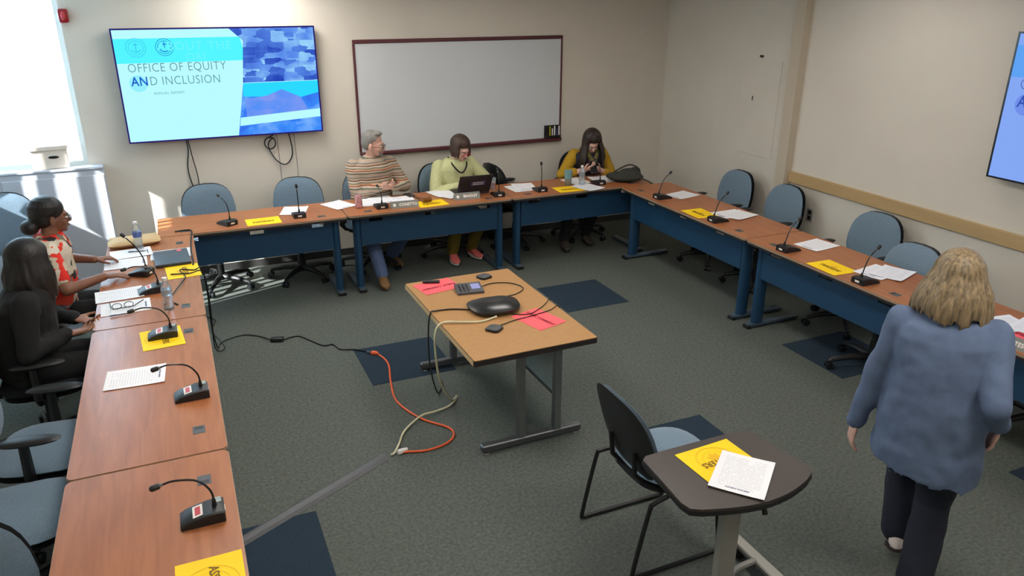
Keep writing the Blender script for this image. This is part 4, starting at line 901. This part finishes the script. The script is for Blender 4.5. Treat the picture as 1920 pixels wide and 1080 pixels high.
def face_parts(par, H, lip='lip', brow='hair_brown', glasses=None):
    for s in (-1, 1):
        ey = MB().ball((s*.031, -.0815, .072), (.0135, .0115, .0075), 12, H).build('eye', 'eye_white', par); MB().ball((s*.031, -.0905, .072), (.0058, .004, .0058), 10, H).build('iris', 'iris', ey)
        MB().tube([H @ V((s*.014, -.094, .088)), H @ V((s*.032, -.093, .094)), H @ V((s*.050, -.082, .089))], [.003, .0042, .002], 6).build('eyebrow', brow, par)
    MB().ball((0, -.0955, .017), (.023, .007, .0065), 12, H).build('lips', lip, par)
    if glasses:
        g = MB()
        for s in (-1, 1):
            g.tube([H @ V((s*.033+.024*math.cos(2*math.pi*k/18), -.1045, .070+.017*math.sin(2*math.pi*k/18))) for k in range(19)], .0022, 6)
            g.tube([H @ V((s*.057, -.104, .074)), H @ V((s*.078, -.06, .073)), H @ V((s*.082, .0, .07))], .002, 6)
        g.tube([H @ V((-.010, -.106, .073)), H @ V((.010, -.106, .073))], .002, 6)
        go = g.build('eyeglasses', glasses, par); go['kind'] = 'stuff'
def hair_locks(H, n, length, a_front=58, rx=.084, ry=.104, rz=.098, flare=.03, fwd=None, seed=1, r=.017, back_only=False, wave=.006, c=(0, .016, .118), lmax=None, jitter=.25):
    rnd = random.Random(seed); mb = MB(); Rm = H.to_3x3()
    mb.ball((c[0], c[1]+.006, c[2]+.002), (rx-.010, ry-.010, rz-.006), 18, H)
    mb.ball((0, .002, .150), (.079, .085, .070), 18, H)
    for k in range(n):
        a = R(a_front)+(2*math.pi-2*R(a_front))*(k+.5)/n+rnd.uniform(-.04, .04)     # 0 = face direction (-y)
        ca, sa = math.cos(a), math.sin(a); pts = []; rad = []
        e_end = rnd.uniform(-.02, .14)
        for q in range(7):
            el = math.pi/2*.97+(e_end-math.pi/2*.97)*q/6
            pts.append(H @ V((c[0]+rx*1.0*math.cos(el)*sa, c[1]-ry*1.0*math.cos(el)*ca, c[2]+rz*math.sin(el)))); rad.append(r*(.72+.28*q/6))
        L = length*(1+rnd.uniform(-jitter, jitter*.4)); base = pts[-1]; out = (Rm @ V((sa, -ca, 0))); out.z = 0; out = out.normalized() if out.length > 1e-4 else V((0, 0, 0))
        ph = rnd.uniform(0, 6)
        for q in range(1, 8):
            t = q/7; p = base+V((0, 0, -L*t))+out*(flare*math.sin(t*1.6)**1.4)+V((math.cos(ph), math.sin(ph), 0))*wave*math.sin(6*t+ph)
            if fwd is not None: p += fwd*(t*t)
            pts.append(p); rad.append(r*(1-.55*t*t))
        mb.tube(pts, rad, 8)
    return mb
def ring(c, r, f, hw, hd, n=20, p=2.3):
    out = []
    for i in range(n):
        a = 2*math.pi*i/n; x, y = math.cos(a), math.sin(a); out.append(tuple(c+r*(hw*math.copysign(abs(x)**(2/p), x))+f*(hd*math.copysign(abs(y)**(2/p), y))))
    return out
def person(label, loc, face, pelvis, neck, headbase, look, hands, feet, skin, top, bottom, shoe, build=1.0, sleeve=1.0, lap=.5, seated=True, lens=(.275, .245), legs=(.42, .41), poles=(None, None), hem=None, cur=(.4, .4), fem=True, lip='lip', brow='hair_brown', glasses=None, roll=0.0, vest=None, belly=0.0, hs=.95, knees=None, sole='sole_dark', extra_top=.0, leg_e=.011, leg_lo=.99):
    root = thing('person', label, 'person', (loc[0], loc[1], 0)); O = V((loc[0], loc[1], 0))
    f = V((face[0], face[1], 0)).normalized(); r = f.cross(UP)      # r = person's right
    L = lambda p: V(p)-O
    pel, nk, hb = L(pelvis), L(neck), L(headbase)
    lk = V(look).normalized(); xr = lk.cross(UP).normalized(); up = xr.cross(lk)
    if roll: q = Matrix.Rotation(roll, 3, lk); xr, up = q @ xr, q @ up
    H = Matrix(((-xr.x*hs, -lk.x*hs, up.x*hs, hb.x), (-xr.y*hs, -lk.y*hs, up.y*hs, hb.y), (-xr.z*hs, -lk.z*hs, up.z*hs, hb.z), (0, 0, 0, 1)))
    def sp(t): return pel.lerp(nk, t)+f*(-.02*math.sin(math.pi*t))
    prof = [(-.10, .150, .115), (0, .170, .130), (.14, .172, .132), (.30, .160, .125+belly), (.48, .155, .122+belly*.8), (.66, .166, .125), (.80, .176, .118), (.89, .160, .100), (.95, .118, .082), (.985, .085, .068), (1.03, .060, .056)]
    def torso(mb, e, t0=-1, t1=2, ex=0):
        rs = [ring(sp(t), r, f, hw*build+e+ex*(t < .5), hd*build+e+ex*(t < .5)) for t, hw, hd in prof if t0 <= t <= t1]; mb.loft(rs)
    sh = [sp(.865)+r*(.158*build*s)+UP*.0 for s in (1, -1)]          # right, left
    hd_ = []
    for k in (0, 1):
        w = L(hands[k][0]); pole = V(poles[k]) if poles[k] else (r*(1, -1)[k]*.5-UP*.6-f*.4)
        el = ik(sh[k], w, lens[0], lens[1], pole); hd_.append((sh[k], el, w))
    def arms(mb, e, frac=2.0):
        for a, el, w in hd_:
            u = min(1, frac); mb.cap(a, .052*build+e, a.lerp(el, u), .052*build+(.042-.052*build)*u+e, 14)
            if frac > 1: v = min(1, frac-1); mb.cap(el, .042+e, el.lerp(w, v), .042+(.029-.042)*v+e, 14)
    hips = [pel+r*(.088*build*s)-UP*.02 for s in (1, -1)]; lg = []
    for k in (0, 1):
        an = L(feet[k][0]); kp = V(knees[k]) if knees else f*.8+UP*.6
        kn = ik(hips[k], an, legs[0], legs[1], kp); lg.append((hips[k], kn, an))
    def legf(mb, e, lo=1.0, flare=0):
        for h, kn, an in lg: mb.cap(h, .084*build+e, kn, .058+e, 14); mb.cap(kn, .058+e, kn.lerp(an, lo), .040+e+flare, 14)
    # skin: one continuous body
    mb = MB(); head_prims(mb, H, fem); mb.cap(nk-UP*.03, .056, hb+UP*.02*1+(-lk)*.012, .052, 14); torso(mb, -.004); arms(mb, -.002); legf(mb, -.004)
    for k in (0, 1):
        hand(mb, hd_[k][2], V(hands[k][1]), V(hands[k][2]), (1, -1)[k], cur[k])
        fd = V(feet[k][1]).normalized(); an = lg[k][2]; mb.cap(an-UP*.02, .030, an+fd*.11-UP*.055, .016, 12)
    body = remesh(mb, 'body', skin, root, .0055, 3)
    face_parts(root, H, lip, brow, glasses)
    # clothing
    mb = MB()
    if hem is None: torso(mb, .014, ex=extra_top)
    else: torso(mb, .014)
    arms(mb, .012, sleeve)
    if hem:
        rs = []
        for t, hw, hdp in ((.55, .160, .125), (.3, .170, .140), (.1, .180, .152), (-.1, .186, .162)): rs.append(ring(sp(t), r, f, hw*build+.016, hdp*build+.016, 40))
        last = []
        for i in range(40):
            a = 2*math.pi*i/40; q = ring(pel-UP*hem[0], r, f, .188*build+.018, .166*build+.018, 40)[i]; z = q[2]+hem[1]*math.cos(a)+.012*math.sin(10*a); last.append((q[0], q[1], z))
        rs.append(last); mb.loft(rs)
    tp = remesh(mb, 'top' if not hem else 'tunic', top, root, .0075, 8, None, .022)
    mb = MB(); torso(mb, .007, -1, .16); legf(mb, leg_e, leg_lo, .008 if seated else .016); remesh(mb, 'trousers', bottom, root, .009, 6, None, .012)
    for k in (0, 1):
        fd = V(feet[k][1]).normalized(); an = lg[k][2]; sd_ = fd.cross(UP).normalized(); u2 = sd_.cross(fd).normalized()
        Ms = Matrix(((sd_.x, fd.x, u2.x, an.x), (sd_.y, fd.y, u2.y, an.y), (sd_.z, fd.z, u2.z, an.z), (0, 0, 0, 1)))
        zb = -.085 if feet[k][1][2] == 0 else -.07
        def srow(y, w, z0, z1, n=14): return [(w*math.cos(2*math.pi*i/n), y, (z0+z1)/2+(z1-z0)/2*math.sin(2*math.pi*i/n)) for i in range(n)]
        s = MB().loft([srow(-.065, .020, zb+.015, -.0), srow(-.05, .034, zb+.01, .02), srow(0, .038, zb+.01, .03), srow(.06, .042, zb+.01, -.005), srow(.12, .046, zb+.01, -.03), srow(.165, .040, zb+.012, -.04), srow(.185, .022, zb+.016, -.052)], True, Ms).build('shoe', shoe, root, 60)
        MB().prism([(.036*math.cos(a)*(1 if math.sin(a) < 0 else 1.22), .06+.125*math.sin(a)) for a in [2*math.pi*i/18 for i in range(18)]], zb, zb+.022, Ms).build('shoe_sole', sole, s, 40)
    if vest:
        mb = MB(); torso(mb, .024, -1, .97); remesh(mb, 'vest', vest, root, .008, 6)
    return root, H, sp, r, f, body
# man in the striped sweater
rt, H, sp, r, f, _ = person('seated man in a striped knit sweater with grey hair, beard and glasses', (1.66, 3.42), (.1, -1), (1.655, 3.46, .545), (1.665, 3.395, 1.085), (1.675, 3.37, 1.135), (.88, -.46, -.10),
    [((1.700, 3.235, .835), (.85, -.25, .1), (0, .4, .9)), ((1.815, 3.215, .825), (-.7, -.45, .1), (-.2, .5, .8))], [((1.56, 2.83, .105), (-.05, -1, 0)), ((1.80, 3.36, .105), (.25, -1, 0))], 'skin_light', 'striped_knit', 'denim', 'shoe_tan', 1.16, 2.0, fem=False, glasses='dark_gloss', brow='hair_grey', cur=(.75, .75), poles=((-1.0, .25, -.35), (.7, .3, -.6)), hs=1.0, belly=.02, knees=((-.2, -.6, .8), (.15, -.6, .8)), sole='shoe_tan')
mb = MB(); mb.ball((0, .022, .130), (.078, .096, .086), 18, H); mb.ball((0, .045, .09), (.076, .072, .075), 18, H); mb.ball((0, -.035, .188), (.056, .05, .022), 14, H)
remesh(mb, 'hair', 'hair_grey', rt, .006, 2)
mb = MB(); mb.ball((0, -.072, -.012), (.030, .028, .022), 14, H); mb.ball((0, -.092, .030), (.027, .008, .006), 12, H); mb.ball((-.03, -.075, .01), (.012, .018, .022), 10, H); mb.ball((.03, -.075, .01), (.012, .018, .022), 10, H); remesh(mb, 'beard', 'hair_grey', rt, .005, 1)
# woman in pale green
rt, H, sp, r, f, _ = person('seated woman in a pale green top with dark bob and black necklace at the laptop', (2.50, 3.44), (.08, -1), (2.485, 3.47, .54), (2.515, 3.40, 1.005), (2.530, 3.365, 1.045), (.38, -.82, -.42),
    [((2.46, 3.215, .775), (.5, -.8, -.05), (0, 0, -1)), ((2.66, 3.20, .775), (-.35, -.9, -.05), (0, 0, -1))], [((2.385, 3.20, .105), (-.1, -1, 0)), ((2.62, 3.28, .105), (.2, -1, 0))], 'skin_pale', 'cloth_green', 'olive_trouser', 'shoe_coral', 1.10, 2.0, glasses='red_print', cur=(.3, .3), poles=((-1, .35, -.5), (1, .3, -.5)), belly=.025, knees=((0, -.7, .7), (0.1, -.7, .7)), sole='sole_white')
remesh(hair_locks(H, 34, .115, 60, flare=.012, seed=3, r=.019, wave=.003, jitter=.2), 'hair', 'hair_brown', rt, .0065, 2)
MB().tube(smooth_path([sp(1.0)+r*(.075)-f*.02+UP*.02, sp(.93)+r*.078+f*.105, sp(.80)+r*.035+f*.168, sp(.76)+f*.178, sp(.80)-r*.035+f*.168, sp(.93)-r*.078+f*.105, sp(1.0)-r*.075-f*.02+UP*.02], 6), .0075, 8).build('necklace', 'cloth_black', rt, 60)
# long-haired woman reading her phone
rt, H, sp, r, f, _ = person('seated long-haired woman in yellow sleeves and dark vest looking at her phone', (4.04, 3.46), (-.1, -1), (4.06, 3.50, .54), (4.04, 3.42, .985), (4.03, 3.375, 1.015), (-.12, -.78, -.60),
    [((3.89, 3.235, .80), (.55, -.6, .35), (.2, .4, .8)), ((4.06, 3.235, .80), (-.75, -.35, .2), (-.1, .5, .8))], [((3.62, 3.13, .105), (-.3, -1, 0)), ((3.92, 3.22, .105), (-.1, -1, 0))], 'skin_pale', 'cloth_yellow', 'cloth_black', 'boot_dark', 1.05, 1.55, cur=(.6, .7), vest='cloth_navy', poles=((-1, .2, -.6), (1, .2, -.6)), knees=((-.5, -.7, .7), (-.1, -.7, .7)), glasses=None)
remesh(hair_locks(H, 44, .33, 54, rx=.088, ry=.106, rz=.100, flare=.05, seed=5, r=.019, wave=.012), 'hair', 'hair_darkbrown', rt, .007, 2)
mb = MB(); mb.tube(smooth_path([sp(.99)+r*.075, sp(.95)+r*.06+f*.085, sp(.82)+r*.03+f*.14, sp(.70)+f*.158, sp(.82)-r*.03+f*.14, sp(.95)-r*.06+f*.085, sp(.99)-r*.075, sp(1.0)-f*.07, sp(.99)+r*.075], 5), .026, 8); remesh(mb, 'scarf', 'cloth_scarf', rt, .007, 3)
p3 = thing('mobile_phone', 'dark red-cased phone held by the long-haired woman', 'phone', (3.955, 3.16, .845), R(-10)); Mp3 = Matrix.Rotation(R(50), 4, 'X')
MB().rbox((0, 0, 0), (.075, .15, .010), .004, 2, Mp3).build('phone_case', 'board_frame', p3); MB().box((0, 0, .0055), (.068, .14, .001), Mp3).build('phone_screen', 'dark_gloss', p3, 0)
# woman in the floral shirt
rt, H, sp, r, f, _ = person('seated woman in a red and cream floral shirt with black hair in a low bun', (-.90, 1.88), (1, .08), (-.96, 1.88, .545), (-.875, 1.90, 1.055), (-.845, 1.915, 1.095), (.95, .30, -.06),
    [((-.585, 1.715, .782), (.95, .10, -.06), (0, 0, -1)), ((-.665, 2.12, .785), (.92, .25, -.05), (0, 0, -1))], [((-.52, 1.78, .105), (1, -.1, 0)), ((-.55, 2.0, .105), (1, .1, 0))], 'skin_brown', 'floral_cloth', 'cloth_black', 'boot_dark', 1.12, .72, lip='lip_dark', brow='hair_black', glasses='dark_gloss', cur=(.22, .35), poles=((-.5, -.7, -.5), (-.4, .8, -.5)), hs=1.0, belly=.015, extra_top=.012)
mb = MB(); mb.ball((0, .022, .128), (.083, .103, .092), 18, H); mb.ball((0, .05, .08), (.080, .07, .075), 18, H); mb.ball((0, .13, .02), (.062, .056, .050), 16, H)
for k in range(26):
    a = R(60+240*(k+.5)/26); mb.tube([H @ V((.083*math.sin(a)*c1, .02-.102*math.cos(a)*c1, .128+.088*s1)) for c1, s1 in ((.4, .9), (.75, .68), (.97, .3), (1.0, -.1))]+[H @ V((.03*math.sin(a), .12, .035))], [.010, .012, .012, .011, .009], 6)
remesh(mb, 'hair', 'hair_black', rt, .006, 1)
# woman in black
rt, H, sp, r, f, _ = person('seated woman in a black cardigan with long black hair, seen from behind', (-.92, 1.02), (1, .10), (-.98, 1.00, .545), (-.895, 1.02, 1.03), (-.875, 1.03, 1.065), (.93, .28, -.22),
    [((-.745, .915, .725), (.75, .45, -.1), (0, 0, 1)), ((-.72, 1.16, .725), (.7, -.5, -.1), (0, 0, 1))], [((-.54, .92, .105), (1, -.1, 0)), ((-.54, 1.12, .105), (1, .1, 0))], 'skin_tan', 'cloth_black', 'cloth_black', 'boot_dark', 1.12, 1.95, lip='lip_dark', brow='hair_black', cur=(.4, .4), poles=((-.6, -.7, -.5), (-.5, .8, -.5)), belly=.015)
remesh(hair_locks(H, 44, .23, 44, rx=.088, ry=.108, rz=.100, flare=.035, seed=8, r=.020, wave=.008, fwd=None), 'hair', 'hair_black', rt, .007, 2)
# walking woman with her back to the camera
rt, H, sp, r, f, _ = person('woman with blonde shoulder-length hair in a blue tunic and navy trousers, walking away', (2.75, -1.88), (.80, .60), (2.745, -1.895, .86), (2.757, -1.868, 1.355), (2.778, -1.848, 1.395), (.80, .52, -.28),
    [((2.905, -2.075, .90), (.15, .25, -.95), (-.5, .5, 0)), ((2.610, -1.640, .755), (-.02, .12, -1), (.6, -.4, 0))], [((2.69, -2.02, .105), (.8, .6, 0)), ((2.84, -1.795, .165), (.8, .6, -.5))], 'skin_pale', 'cloth_blue', 'navy_trouser', 'shoe_white', 1.05, 1.95, seated=False, lens=(.285, .25), legs=(.40, .39), poles=((-.8, -.6, -.3), (-.5, -.1, -.2)), hem=(.20, -.035), cur=(.5, .35), knees=((.8, .6, .1), (.8, .6, .1)), belly=.01, leg_e=.018, leg_lo=.92)
remesh(hair_locks(H, 92, .20, 36, rx=.090, ry=.110, rz=.100, flare=.062, seed=11, r=.0125, wave=.004, jitter=.22), 'hair', 'hair_blonde', rt, .005, 1)
